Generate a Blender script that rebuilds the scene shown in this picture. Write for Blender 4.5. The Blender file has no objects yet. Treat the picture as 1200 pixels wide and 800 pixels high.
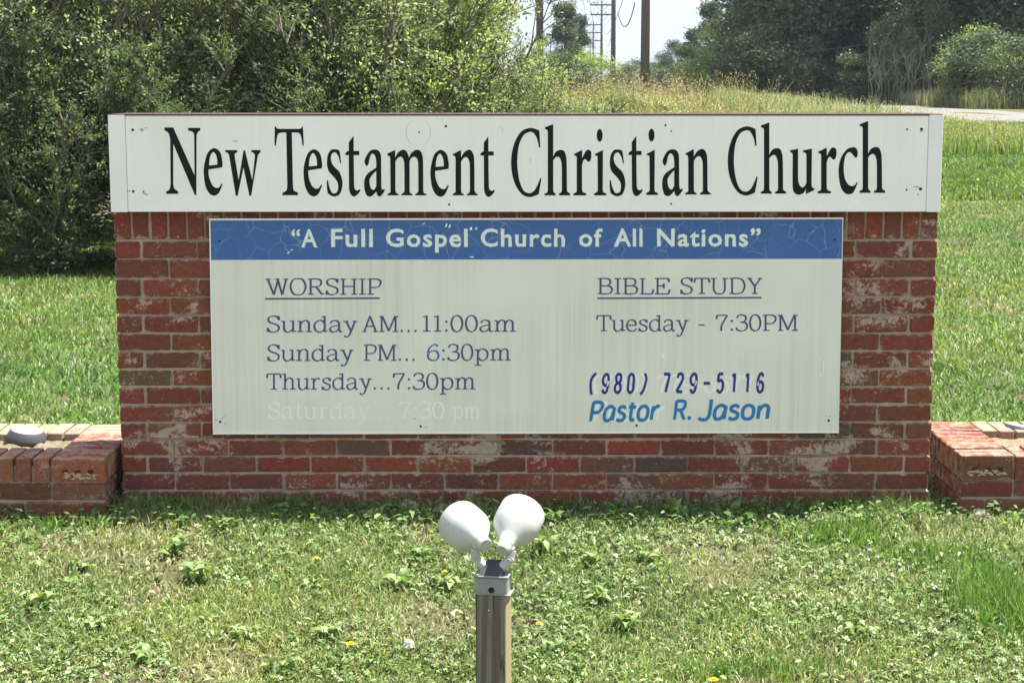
import bpy, math, random
import numpy as np
from mathutils import Vector, Matrix, geometry
random.seed(7)
rng = np.random.default_rng(11)
R_ = math.radians
scene = bpy.context.scene
COL = scene.collection

# ------------------------------------------------------------------ camera
FPX = 2060.0
CAM = np.array([-0.07, -6.478, 1.595])
YAW, PIT = R_(0.138), R_(8.437)
cd = bpy.data.cameras.new('camera'); cam = bpy.data.objects.new('camera', cd); COL.objects.link(cam)
cd.sensor_width = 36; cd.lens = FPX/1200*36; cd.clip_end = 5000; cd.clip_start = 0.05
cam.location = CAM; cam.rotation_euler = (math.pi/2-PIT, 0, -YAW)
scene.camera = cam
Fv = np.array([math.sin(YAW)*math.cos(PIT), math.cos(YAW)*math.cos(PIT), -math.sin(PIT)])
Rv = np.array([math.cos(YAW), -math.sin(YAW), 0.0]); Uv = np.cross(Rv, Fv)
def ray(px, py):
    return Fv + Rv*(px-600)/FPX - Uv*(py-400)/FPX
def onY(px, py, y=0.0):          # measured photo position -> point of the vertical plane at depth y
    d = ray(px, py); return CAM + d*((y-CAM[1])/d[1])
def onZ(px, py, z=0.0):
    d = ray(px, py); return CAM + d*((z-CAM[2])/d[2])

# ------------------------------------------------------------------ light
SUN_EL, SUN_AZ = R_(66), R_(73)      # azimuth clockwise from +Y
tosun = Vector((math.cos(SUN_EL)*math.sin(SUN_AZ), math.cos(SUN_EL)*math.cos(SUN_AZ), math.sin(SUN_EL)))
sd = bpy.data.lights.new('sun', 'SUN'); sd.energy = 5.0; sd.angle = R_(0.5); sd.color = (1, .96, .88)
so = bpy.data.objects.new('sun', sd); COL.objects.link(so)
so.rotation_euler = tosun.to_track_quat('Z', 'Y').to_euler()
w = bpy.data.worlds.new('World'); scene.world = w; w.use_nodes = True
nt = w.node_tree; nt.nodes.clear()
def N(nt, t, **k):
    n = nt.nodes.new(t)
    for a, b in k.items():
        if a.startswith('i_'): n.inputs[a[2:].replace('_', ' ')].default_value = b
        else: setattr(n, a, b)
    return n
sky = N(nt, 'ShaderNodeTexSky', sky_type='NISHITA', sun_disc=False, sun_elevation=SUN_EL, sun_rotation=SUN_AZ)
sky.air_density = 1.3; sky.dust_density = .5
tc = N(nt, 'ShaderNodeTexCoord'); mp = N(nt, 'ShaderNodeMapping'); mp.inputs['Scale'].default_value = (1, 1, 3.2)
cn = N(nt, 'ShaderNodeTexNoise', i_Scale=3.2, i_Detail=8.0, i_Roughness=.58)
cr = N(nt, 'ShaderNodeValToRGB'); cr.color_ramp.elements[0].position = .18; cr.color_ramp.elements[1].position = .46
mx = N(nt, 'ShaderNodeMix', data_type='RGBA'); mx.inputs['B'].default_value = (2.75, 3.1, 3.7, 1)
bg = N(nt, 'ShaderNodeBackground', i_Strength=.11); ow = N(nt, 'ShaderNodeOutputWorld')
L = nt.links.new
L(tc.outputs['Generated'], mp.inputs[0]); L(mp.outputs[0], cn.inputs['Vector']); L(cn.outputs[0], cr.inputs[0])
L(cr.outputs[0], mx.inputs['Factor']); L(sky.outputs[0], mx.inputs['A']); L(mx.outputs['Result'], bg.inputs[0]); L(bg.outputs[0], ow.inputs[0])
scene.view_settings.view_transform = 'Standard'; scene.view_settings.look = 'None'
scene.view_settings.exposure = 1.54; scene.view_settings.gamma = 1
scene.cycles.max_bounces = 6; scene.cycles.transparent_max_bounces = 6

# ------------------------------------------------------------------ helpers
def link(o, parent=None):
    COL.objects.link(o)
    if parent is not None: o.parent = parent
    return o
def tag(o, label=None, cat=None, group=None, kind=None):
    if label: o['label'] = label
    if cat: o['category'] = cat
    if group: o['group'] = group
    if kind: o['kind'] = kind
    return o
def empty(name, loc=(0, 0, 0), rz=0, **k):
    o = bpy.data.objects.new(name, None); o.location = loc; o.rotation_euler = (0, 0, rz); o.empty_display_size = .1
    link(o); return tag(o, **k)
def mesh(name, V, F, mat=None, smooth=False, tint=None):
    """V (n,3) array, F (m,k) equal-size index array (or a list of lists)"""
    me = bpy.data.meshes.new(name)
    if isinstance(F, np.ndarray):
        V = np.asarray(V, np.float32); k = F.shape[1]; m = len(F)
        me.vertices.add(len(V)); me.vertices.foreach_set('co', V.ravel())
        me.loops.add(m*k); me.loops.foreach_set('vertex_index', F.astype(np.int32).ravel())
        me.polygons.add(m); me.polygons.foreach_set('loop_start', np.arange(0, m*k, k, dtype=np.int32))
        me.polygons.foreach_set('loop_total', np.full(m, k, np.int32))
        me.update(calc_edges=True)
    else:
        me.from_pydata([tuple(v) for v in V], [], F)
    if tint is not None:
        a = me.color_attributes.new('tint', 'FLOAT_COLOR', 'POINT')
        c = np.ones((len(V), 4), np.float32); c[:, :3] = tint; a.data.foreach_set('color', c.ravel())
    if smooth: me.polygons.foreach_set('use_smooth', np.ones(len(me.polygons), bool))
    if mat: me.materials.append(mat)
    me.update()
    return me
def obj(name, me, parent=None, loc=(0, 0, 0), rot=(0, 0, 0), scale=None):
    o = bpy.data.objects.new(name, me); o.location = loc; o.rotation_euler = rot
    if scale is not None: o.scale = scale if hasattr(scale, '__len__') else (scale,)*3
    return link(o, parent)
def box_vf(sx, sy, sz, bev=0.0, jit=0.0, r=random):
    """box centred on x,y; chamfered; returns V,F lists"""
    V = []; idx = {}
    h = (sx/2, sy/2, sz/2)
    J = {}
    for a in (-1, 1):
        for b in (-1, 1):
            for c in (-1, 1):
                j = [r.uniform(-jit, jit) for _ in range(3)]
                for ax in range(3):
                    p = [a*h[0]+j[0], b*h[1]+j[1], c*h[2]+j[2]]
                    s = (a, b, c)
                    bb = bev*(1+ (r.uniform(-.4, 1.2) if jit else 0))
                    for q in range(3):
                        if q != ax: p[q] -= s[q]*bb
                    idx[(a, b, c, ax)] = len(V); V.append(p)
    F = []
    sg = (-1, 1)
    for ax in range(3):
        o1, o2 = [(1, 2), (2, 0), (0, 1)][ax]
        for s in sg:
            f = []
            for (u, v) in ((-1, -1), (1, -1), (1, 1), (-1, 1)):
                k = [0, 0, 0]; k[ax] = s; k[o1] = u; k[o2] = v
                f.append(idx[(k[0], k[1], k[2], ax)])
            F.append(f if s > 0 else f[::-1])
    if bev > 0:
        for ax in range(3):          # edges parallel to ax
            o1, o2 = [(1, 2), (2, 0), (0, 1)][ax]
            for u in sg:
                for v in sg:
                    f = []
                    for (s, fx) in ((-1, o1), (1, o1), (1, o2), (-1, o2)):
                        k = [0, 0, 0]; k[ax] = s; k[o1] = u; k[o2] = v
                        f.append(idx[(k[0], k[1], k[2], fx)])
                    F.append(f if u*v < 0 else f[::-1])
        for a in sg:
            for b in sg:
                for c in sg:
                    f = [idx[(a, b, c, q)] for q in range(3)]
                    F.append(f if a*b*c > 0 else f[::-1])
    return V, F
def box_me(name, sx, sy, sz, mat, bev=0.0, jit=0.0, off=(0, 0, 0)):
    V, F = box_vf(sx, sy, sz, bev, jit)
    return mesh(name, [(v[0]+off[0], v[1]+off[1], v[2]+off[2]) for v in V], F, mat)
def join(parts):
    V = []; F = []
    for v, f in parts:
        n = len(V); V += [tuple(p) for p in v]; F += [[i+n for i in q] for q in f]
    return V, F
def tube_vf(pts, rad, seg=8, cap=True):
    pts = [Vector(p) for p in pts]; V = []; F = []
    if not hasattr(rad, '__len__'): rad = [rad]*len(pts)
    up = None
    for i, p in enumerate(pts):
        t = (pts[min(i+1, len(pts)-1)]-pts[max(i-1, 0)]).normalized()
        if up is None:
            up = t.orthogonal().normalized()
        up = (up - t*up.dot(t)).normalized()
        s = t.cross(up)
        for k in range(seg):
            a = 2*math.pi*k/seg
            V.append(p+(up*math.cos(a)+s*math.sin(a))*rad[i])
    for i in range(len(pts)-1):
        for k in range(seg):
            a = i*seg+k; b = i*seg+(k+1) % seg
            F.append([a, b, b+seg, a+seg])
    if cap:
        F.append(list(range(seg))[::-1]); F.append(list(range(len(V)-seg, len(V))))
    return V, F
def lathe_vf(prof, seg=32):
    """prof: list of (r, z); axis +Z"""
    V = []; F = []
    for r, z in prof:
        for k in range(seg):
            a = 2*math.pi*k/seg; V.append((r*math.cos(a), r*math.sin(a), z))
    for i in range(len(prof)-1):
        for k in range(seg):
            a = i*seg+k; b = i*seg+(k+1) % seg
            F.append([a, b, b+seg, a+seg])
    return V, F
def xf(vf, M):
    return [M @ Vector(v) for v in vf[0]], vf[1]

# ------------------------------------------------------------------ materials
def mat(name):
    m = bpy.data.materials.new(name); m.use_nodes = True; t = m.node_tree
    b = t.nodes['Principled BSDF']; return m, t, b
def noise(t, scale, detail=4, rough=.55, vec=None, dist=0.0):
    n = N(t, 'ShaderNodeTexNoise', i_Scale=scale, i_Detail=float(detail), i_Roughness=rough, i_Distortion=dist)
    if vec is not None: t.links.new(vec, n.inputs['Vector'])
    return n.outputs[0]
def ramp(t, src, a, b, ca=(0, 0, 0, 1), cb=(1, 1, 1, 1)):
    r = N(t, 'ShaderNodeValToRGB'); r.color_ramp.elements[0].position = a; r.color_ramp.elements[1].position = b
    r.color_ramp.elements[0].color = ca; r.color_ramp.elements[1].color = cb
    t.links.new(src, r.inputs[0]); return r.outputs[0]
def mixc(t, fac, a, b, mode='MIX'):
    m = N(t, 'ShaderNodeMix', data_type='RGBA', blend_type=mode)
    for s, v in (('Factor', fac), ('A', a), ('B', b)):
        if isinstance(v, (int, float)): m.inputs[s].default_value = v
        elif isinstance(v, tuple): m.inputs[s].default_value = v if len(v) == 4 else v+(1,)
        else: t.links.new(v, m.inputs[s])
    return m.outputs['Result']
def math_(t, op, a, b=0.0):
    m = N(t, 'ShaderNodeMath', operation=op)
    for i, v in enumerate((a, b)):
        if isinstance(v, (int, float)): m.inputs[i].default_value = v
        else: t.links.new(v, m.inputs[i])
    return m.outputs[0]
def bump(t, b, h, strength=.4, dist=.005):
    n = N(t, 'ShaderNodeBump', i_Strength=strength, i_Distance=dist)
    t.links.new(h, n.inputs['Height']); t.links.new(n.outputs[0], b.inputs['Normal'])
def gpos(t, scale=(1, 1, 1)):
    g = N(t, 'ShaderNodeNewGeometry'); m = N(t, 'ShaderNodeMapping'); m.inputs['Scale'].default_value = scale
    t.links.new(g.outputs['Position'], m.inputs[0]); return m.outputs[0]
def setc(t, b, c, rough=.8, spec=.3):
    if isinstance(c, tuple): b.inputs['Base Color'].default_value = c+(1,)
    else: t.links.new(c, b.inputs['Base Color'])
    b.inputs['Roughness'].default_value = rough; b.inputs['Specular IOR Level'].default_value = spec

STAINS = [(515, 523, .09), (575, 528, .10), (628, 520, .12), (645, 548, .08), (800, 522, .12), (858, 518, .09), (560, 578, .07), (600, 586, .08), (462, 588, .07), (700, 600, .08), (520, 560, .08), (1000, 465, .12), (996, 350, .08), (1080, 355, .08), (1062, 378, .07), (965, 562, .10), (1045, 520, .09), (1020, 566, .09), (1000, 445, .08), (1085, 260, .06), (1012, 270, .06), (215, 442, .07), (228, 356, .07), (205, 490, .06), (150, 422, .05), (225, 296, .05), (206, 372, .06), (300, 600, .08), (240, 590, .07), (380, 570, .06), (900, 590, .07)]
def brick_mat(name, white=1.0):
    m, t, b = mat(name)
    p = gpos(t); oi = N(t, 'ShaderNodeObjectInfo')
    tex = N(t, 'ShaderNodeTexCoord')
    n1 = noise(t, 60, 6, .65, p); n2 = noise(t, 9, 4, .6, p); n3 = noise(t, 260, 3, .6, p)
    c = mixc(t, ramp(t, n1, .3, .75), oi.outputs['Color'], mixc(t, 1.0, oi.outputs['Color'], (.52, .45, .42), 'MULTIPLY'))
    c = mixc(t, math_(t, 'MULTIPLY', ramp(t, n2, .45, .75), .4), c, (.13, .06, .04))
    # wiped-on mortar / efflorescence patches
    a = noise(t, 4.2, 5, .62, gpos(t, (1, 1, 1.6)), .6); fb = noise(t, 58, 7, .78, p, .8)
    s = math_(t, 'ADD', math_(t, 'MULTIPLY', a, 1.15), math_(t, 'MULTIPLY', fb, .85))
    g0 = N(t, 'ShaderNodeNewGeometry'); best = None
    for sx_, sy_, r_ in STAINS:
        v = N(t, 'ShaderNodeVectorMath', operation='DISTANCE'); t.links.new(g0.outputs['Position'], v.inputs[0]); v.inputs[1].default_value = tuple(onY(sx_, sy_, 0))
        q = math_(t, 'SUBTRACT', 1.0, math_(t, 'DIVIDE', v.outputs['Value'], r_)); best = q if best is None else math_(t, 'MAXIMUM', best, q)
    s = math_(t, 'ADD', s, math_(t, 'MULTIPLY', math_(t, 'MAXIMUM', best, 0.0), .12))
    wm = ramp(t, math_(t, 'MULTIPLY', s, .5), .55, .585)
    sp = ramp(t, noise(t, 95, 3, .6, p), .655, .70)
    # mortar smeared over the arrises
    sx = N(t, 'ShaderNodeSeparateXYZ'); t.links.new(tex.outputs['Generated'], sx.inputs[0])
    def edge(o_, L_):
        return math_(t, 'MULTIPLY', math_(t, 'SUBTRACT', .5, math_(t, 'ABSOLUTE', math_(t, 'SUBTRACT', o_, .5))), L_)
    de = math_(t, 'MINIMUM', edge(sx.outputs['X'], .1945), edge(sx.outputs['Z'], .0575))
    en = math_(t, 'MULTIPLY', math_(t, 'SUBTRACT', noise(t, 30, 6, .75, p), .46), .055)
    em = ramp(t, math_(t, 'SUBTRACT', en, de), -.0005, .0015)
    wm2 = math_(t, 'MULTIPLY', math_(t, 'MAXIMUM', math_(t, 'MULTIPLY', wm, .75), math_(t, 'MAXIMUM', math_(t, 'MULTIPLY', sp, .55), math_(t, 'MULTIPLY', em, .7))), white)
    c = mixc(t, wm2, c, mixc(t, n1, (.33, .24, .175), (.56, .48, .39)))
    setc(t, b, c, .88, .2)
    bump(t, b, math_(t, 'ADD', math_(t, 'MULTIPLY', n1, .6), math_(t, 'MULTIPLY', n3, .4)), .55, .004)
    return m
M_brick = brick_mat('brick_face')
M_brick_top = brick_mat('brick_planter', .6)
def mortar_mat():
    m, t, b = mat('mortar'); p = gpos(t)
    c = mixc(t, noise(t, 30, 5, .6, p), (.30, .22, .16), (.56, .455, .36))
    c = mixc(t, math_(t, 'MULTIPLY', ramp(t, noise(t, 3, 4, .6, p), .5, .7), .7), c, (.25, .16, .11))
    setc(t, b, c, .95, .1); bump(t, b, noise(t, 180, 4, .6, p), .6, .003); return m
M_mortar = mortar_mat()
def panel_mat(name, base, streak, speck=.3):
    m, t, b = mat(name); p = gpos(t)
    st = noise(t, 1, 5, .62, gpos(t, (60, 60, .9))); st2 = noise(t, 1, 4, .6, gpos(t, (7, 7, .8)))
    bl = noise(t, 3.2, 4, .55, p)
    c = mixc(t, math_(t, 'MULTIPLY', ramp(t, st, .36, .80), ramp(t, noise(t, 1.7, 3, .5, p), .35, .62)), base, streak)
    c = mixc(t, math_(t, 'MULTIPLY', ramp(t, st2, .5, .8), .3), c, tuple(min(1, x*1.16) for x in base))
    c = mixc(t, math_(t, 'MULTIPLY', ramp(t, bl, .35, .7), .35), c, tuple(x*f for x, f in zip(base, (.80, .83, .76))))
    d = ramp(t, noise(t, 46, 3, .7, p), .745, .78)
    c = mixc(t, math_(t, 'MULTIPLY', d, speck), c, (.25, .24, .2))
    setc(t, b, c, .55, .35); bump(t, b, bl, .12, .02); return m
M_title = panel_mat('weathered_white_aluminium', (.93, .885, .835), (.86, .82, .765), .12)
M_panel = panel_mat('stained_white_board', (.80, .765, .675), (.57, .555, .46), .12)
M_cap_w, t, b = mat('white_trim'); setc(t, b, mixc(t, ramp(t, noise(t, 5, 4, .6, gpos(t)), .4, .7), (.87, .845, .81), (.82, .80, .765)), .5, .35)
def blue_mat():
    m, t, b = mat('cracked_blue_vinyl'); p = gpos(t)
    g = N(t, 'ShaderNodeNewGeometry')
    nz = N(t, 'ShaderNodeTexNoise', i_Scale=9.0, i_Detail=3.0); t.links.new(g.outputs[0], nz.inputs['Vector'])
    vm = N(t, 'ShaderNodeVectorMath', operation='MULTIPLY_ADD'); vm.inputs[1].default_value = (.07, .07, .07)
    t.links.new(nz.outputs['Color'], vm.inputs[0]); t.links.new(g.outputs[0], vm.inputs[2])
    def crack(sc, wd):
        v = N(t, 'ShaderNodeTexVoronoi', feature='DISTANCE_TO_EDGE', i_Scale=sc); t.links.new(vm.outputs[0], v.inputs['Vector'])
        return ramp(t, v.outputs[0], wd*.3, wd, (1, 1, 1, 1), (0, 0, 0, 1))
    k = math_(t, 'MULTIPLY', crack(12.5, .014), ramp(t, noise(t, 7, 3, .6, p), .36, .56))
    c = mixc(t, noise(t, 6, 4, .6, p), (.035, .105, .31), (.06, .145, .37))
    c = mixc(t, math_(t, 'MULTIPLY', k, .42), c, (.42, .50, .56))
    setc(t, b, c, .45, .4); return m
M_blue = blue_mat()
def flat(name, c, r=.6, s=.3, vary=0.0, vs=20):
    m, t, b = mat(name)
    if vary: setc(t, b, mixc(t, noise(t, vs, 4, .6, gpos(t)), tuple(x*(1-vary) for x in c), tuple(min(1, x*(1+vary)) for x in c)), r, s)
    else: setc(t, b, c, r, s)
    return m
M_black = flat('black_vinyl', (.006, .006, .006), .6, .25)
M_navy = flat('faded_navy_vinyl', (.07, .09, .20), .6, .25, .35, 25)
M_line = flat('underline_vinyl', (.06, .075, .13), .6, .25, .3, 30)
M_blu6 = flat('bright_blue_vinyl', (.03, .13, .42), .5, .3)
M_phone = flat('deep_blue_vinyl', (.025, .04, .24), .5, .3, .3, 25)
M_teal = flat('teal_blue_vinyl', (.025, .19, .42), .5, .3, .3, 30)
M_cream = flat('cream_vinyl', (.76, .80, .70), .6, .3, .12, 60)
M_ghost = flat('ghost_adhesive', (.86, .86, .77), .5, .35, .05, 60)
M_hole = flat('dark_hole', (.02, .02, .018), .8, .2)
M_rust = flat('rusty_flashing', (.06, .035, .03), .8, .2, .6, 30)
M_scuff = flat('grey_scuff', (.47, .50, .46), .6, .3)
M_chip = flat('bright_paint_chip', (.86, .89, .87), .5, .3)
M_chipblue = flat('blue_paint_chip', (.05, .13, .33), .5, .3)

def leaf_mat(name, trans=.35, gloss=.35, gain=1.0):
    m, t, b = mat(name)
    a = N(t, 'ShaderNodeAttribute', attribute_name='tint')
    g = mixc(t, 1.0, a.outputs['Color'], (gain, gain, gain), 'MULTIPLY')
    setc(t, b, g, .5, gloss)
    tr = N(t, 'ShaderNodeBsdfTranslucent'); t.links.new(mixc(t, 1.0, g, (1.2, 1.34, .62), 'MULTIPLY'), tr.inputs[0])
    ms = N(t, 'ShaderNodeMixShader'); ms.inputs[0].default_value = trans
    t.links.new(b.outputs[0], ms.inputs[1]); t.links.new(tr.outputs[0], ms.inputs[2])
    t.links.new(ms.outputs[0], t.nodes['Material Output'].inputs[0])
    return m
M_leaf = leaf_mat('shrub_leaf', .45, .3, 1.62)
M_grass = leaf_mat('grass_blade', .35, .35)
M_weed = leaf_mat('weed_leaf', .3, .45)
M_tree = leaf_mat('tree_leaf', .25, .2, .88)
def bark(name, c, c2):
    m, t, b = mat(name)
    setc(t, b, mixc(t, noise(t, 1, 5, .65, gpos(t, (30, 30, 4))), c, c2), .9, .15); bump(t, b, noise(t, 1, 5, .65, gpos(t, (40, 40, 6))), .6, .01); return m
M_bark = bark('grey_bark', (.07, .055, .045), (.24, .205, .17))
M_pole = bark('weathered_pole_wood', (.07, .065, .055), (.17, .155, .125))
def soil_mat():
    m, t, b = mat('lawn_soil'); p = gpos(t)
    c = mixc(t, noise(t, 12, 6, .65, p), (.045, .05, .02), (.13, .115, .065))
    c = mixc(t, ramp(t, noise(t, .9, 5, .6, p), .45, .65), c, (.085, .11, .035))
    c = mixc(t, math_(t, 'MULTIPLY', noise(t, 130, 3, .7, p), .6), c, (.17, .15, .09))
    setc(t, b, c, .95, .1); bump(t, b, noise(t, 60, 5, .7, p), .8, .02); return m
M_soil = soil_mat()
def asphalt_mat():
    m, t, b = mat('sunbleached_asphalt'); p = gpos(t)
    setc(t, b, mixc(t, noise(t, 1.2, 5, .6, p), (.145, .14, .13), (.20, .192, .178)), .9, .2); return m
M_road = asphalt_mat()
M_line_w = flat('road_line_paint', (.55, .55, .5), .7, .2)
def wood_mat():
    m, t, b = mat('treated_lumber'); tcn = N(t, 'ShaderNodeTexCoord')
    mp = N(t, 'ShaderNodeMapping'); mp.inputs['Scale'].default_value = (1, 1, .07); t.links.new(tcn.outputs['Object'], mp.inputs[0])
    wv = N(t, 'ShaderNodeTexNoise', i_Scale=34.0, i_Detail=3.0, i_Roughness=.5, i_Distortion=.7); t.links.new(mp.outputs[0], wv.inputs['Vector'])
    w2 = N(t, 'ShaderNodeTexWave', wave_type='BANDS', bands_direction='X', i_Scale=7.0, i_Distortion=14.0, i_Detail=1.5, i_Detail_Scale=.9)
    t.links.new(mp.outputs[0], w2.inputs['Vector'])
    fine = noise(t, 1, 5, .7, gpos(t, (420, 420, 12)))
    c = mixc(t, ramp(t, w2.outputs[0], .25, .8), (.12, .102, .08), (.19, .17, .138))
    c = mixc(t, ramp(t, wv.outputs[0], .60, .68), c, (.055, .038, .028))
    gr = noise(t, 1, 4, .6, gpos(t, (210, 210, 5)), .5)
    c = mixc(t, math_(t, 'MULTIPLY', ramp(t, gr, .50, .62), .65), c, (.065, .047, .032))
    c = mixc(t, ramp(t, noise(t, 1, 3, .6, gpos(t, (300, 300, 3))), .66, .70), c, (.03, .022, .016))
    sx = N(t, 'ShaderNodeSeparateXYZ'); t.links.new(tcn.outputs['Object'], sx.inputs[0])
    c = mixc(t, math_(t, 'GREATER_THAN', math_(t, 'ADD', sx.outputs['X'], math_(t, 'MULTIPLY', fine, .003)), .0442), c, mixc(t, fine, (.25, .205, .115), (.34, .285, .17)))   # sunlight on the post's right side, painted into the wood colour
    setc(t, b, c, .85, .2); bump(t, b, fine, .4, .002); return m
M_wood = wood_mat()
M_lamp, t, b = mat('white_enamel')
c = mixc(t, math_(t, 'MULTIPLY', ramp(t, noise(t, 38, 5, .7, gpos(t, (1, 1, .6))), .52, .72), .5), (.45, .45, .43), (.34, .33, .30))
setc(t, b, mixc(t, ramp(t, noise(t, 150, 2, .6, gpos(t)), .74, .77), c, (.2, .17, .13)), .42, .4)
M_disk = flat('grey_cap_plastic', (.36, .37, .345), .5, .4, .08, 30)
M_gbox = flat('grey_cast_metal', (.235, .24, .238), .45, .5, .1, 60)
M_hood = flat('dark_grey_rubber', (.055, .055, .06), .6, .3, .25, 60)
M_glass = flat('lamp_lens', (.36, .36, .33), .45, .4, .25, 25)

# ------------------------------------------------------------------ terrain
def sstep(a, b, x):
    t = np.clip((x-a)/(b-a), 0, 1); return t*t*(3-2*t)
def G(x, y):
    x = np.asarray(x, float); y = np.asarray(y, float)
    front = np.where(y < -.22, .20*(y+.22), 0.0); front = np.maximum(front, -.62)
    back = sstep(-3, 6, x)*.62*np.clip((y-3)/28, 0, 1)
    und = .012*np.sin(x*3.1+y*1.3)+.010*np.sin(x*1.7-y*2.6+1)
    amp = sstep(.3, .9, np.abs(y))
    return front+back+und*amp*.8
def Gs(x, y): return float(G(x, y))
def spaced(a, b, c, d, n0, n1, n2):
    return np.unique(np.concatenate([np.linspace(a, b, n0), np.linspace(b, c, n1), np.linspace(c, d, n2)]))
gx = spaced(-700, -12, 22, 700, 16, 130, 16); gy = spaced(-40, -6, 40, 1500, 10, 190, 30)
X, Y = np.meshgrid(gx, gy); Z = G(X, Y)
nx, ny = len(gx), len(gy); ii = np.arange(nx*ny).reshape(ny, nx)
F = np.stack([ii[:-1, :-1], ii[:-1, 1:], ii[1:, 1:], ii[1:, :-1]], -1).reshape(-1, 4)
o = obj('ground', mesh('ground', np.stack([X, Y, Z], -1).reshape(-1, 3), F, M_soil, True)); tag(o, 'lawn ground of thatch and soil under the grass', kind='structure')
# road: runs away from the viewer on the right
def road_x(y): return 9.6+0.00006*np.maximum(y-30, 0)**2*-8
ys = np.linspace(-30, 420, 140); Vr = []
for y in ys:
    xc = road_x(y); z = Gs(14, y)+.02
    Vr += [(xc, y, Gs(xc, y)+.012), (xc+6.2, y, Gs(xc+6.2, y)+.012)]
Fr = [[2*i, 2*i+1, 2*i+3, 2*i+2] for i in range(len(ys)-1)]
tag(obj('road', mesh('road', Vr, Fr, M_road)), 'pale sunlit country road on the right', kind='structure')
Vl = []
for y in ys:
    xc = road_x(y)+.25; Vl += [(xc, y, Gs(xc, y)+.017), (xc+.12, y, Gs(xc+.12, y)+.017)]
tag(obj('road_edge_line', mesh('road_edge_line', Vl, Fr, M_line_w)), 'white edge line painted on the road', kind='structure')

# ------------------------------------------------------------------ brick sign wall
wall = empty('brick_sign_wall', (0, 0, 0), label='red brick wall carrying the two church sign boards', cat='wall')
BR = [(.245, .070, .044), (.23, .066, .043), (.26, .072, .045), (.225, .068, .046), (.23, .078, .052), (.20, .068, .048), (.27, .080, .048)]
DK = [(.15, .095, .066), (.17, .10, .068), (.12, .085, .066)]
ML = [.4]
def variants(name, sx, sy, sz, m, n=6):
    return [box_me(name, sx, sy, sz, m, .0026, .0019) for _ in range(n)]
PITCH, CRS = .2032, .0677
full = variants('brick', .1955, .092, .0575, M_brick, 7)
head = variants('brick_header', .092, .194, .0575, M_brick, 5)
sold = variants('soldier_brick', .0575, .092, .194, M_brick, 5)
lines = [594, 574.5, 554.3, 534.5, 515, 495, 474.3, 453.3, 432.7, 411.7, 390.7, 369.3, 348.3, 326.7, 303.3, 281.7]
zl = [onY(190, p)[2] for p in lines]
XL = -15*PITCH/2
def brick(name, ms, loc, col, parent=wall, rz=0):
    o = obj(name, random.choice(ms), parent, loc, (random.uniform(-.006, .006), random.uniform(-.008, .008), rz+random.uniform(-.006, .006)+random.choice((0, math.pi))))
    o.color = col+(1,); return o
darkset = {(3, 4), (3, 7), (2, 9), (2, 10), (7, 0), (8, 13), (1, 9), (4, 13)}
nb = 0
for r in range(-1, 15):
    if r < 0: z0, z1 = zl[0]-CRS, zl[0]
    else: z0, z1 = zl[r], zl[r+1]
    zc = (z0+z1)/2; sc = (z1-z0-.0086)/.0575
    A = (r % 2 == 0)        # short brick at both ends
    hidden = 5 <= r <= 13
    items = []
    if A:
        items.append((XL+.046, 'h', 0))
        for k in range(14): items.append((XL+PITCH/2+PITCH*(k+.5)-.001, 'f', k+1))
        items.append((-XL-.046-.004, 'h', 15))
    else:
        for k in range(15): items.append((XL+PITCH*(k+.5)-.003, 'f', k))
    for x, kd, k in items:
        if hidden and -1.0 < x < 1.0: continue        # wholly behind the notice board
        base = random.choice(BR)
        if r <= 1: base = tuple(a*.78+b_*.22 for a, b_ in zip(base, (.16, .095, .06)))
        if (r, k) in darkset or random.random() < .015: base = random.choice(DK)
        base = tuple(c*random.uniform(.86, 1.14) for c in base)
        if kd == 'f': o = brick('brick', full, (x, .046+random.uniform(-.0015, .0015), zc), base)
        else: o = brick('brick', head, (x, .097, zc), base)
        o.scale = (1, 1, sc); nb += 1
zs = zl[15]
nS = 45; pS = 15*PITCH/nS
for k in range(nS):
    base = tuple(c*random.uniform(.85, 1.1) for c in random.choice(BR[:6]))
    brick('brick', sold, (XL+pS*(k+.5)-.002, .046+random.uniform(-.0015, .0015), zs+.102), base)
# core mortar and rear wythe
tag(obj('mortar', box_me('mortar', 15*PITCH-.022, .178, zs+.12+.19, M_mortar, off=(-.003, .098, (zs+.19-.12)/2)), wall), 'pale tan mortar joints')
back = []
for r in range(-1, 15):
    z0 = zl[0]-CRS if r < 0 else zl[r]; z1 = zl[0] if r < 0 else zl[r+1]
    A = (r % 2 == 0)
    rngk = range(14) if A else range(15)
    for k in rngk:
        x = XL+PITCH*(k+.5)+(PITCH/2 if A else 0)-.002
        back.append(xf(box_vf(.1935, .088, z1-z0-.010), Matrix.Translation((x, .148, (z0+z1)/2))))
for k in range(nS):
    back.append(xf(box_vf(.0575, .088, .194), Matrix.Translation((XL+pS*(k+.5)-.002, .148, zs+.102))))
V, F = join(back); o = obj('rear_brick_face', mesh('rear_brick_face', V, F, M_brick), wall); o.color = (.19, .06, .04, 1); o['kind'] = 'stuff'

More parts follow.
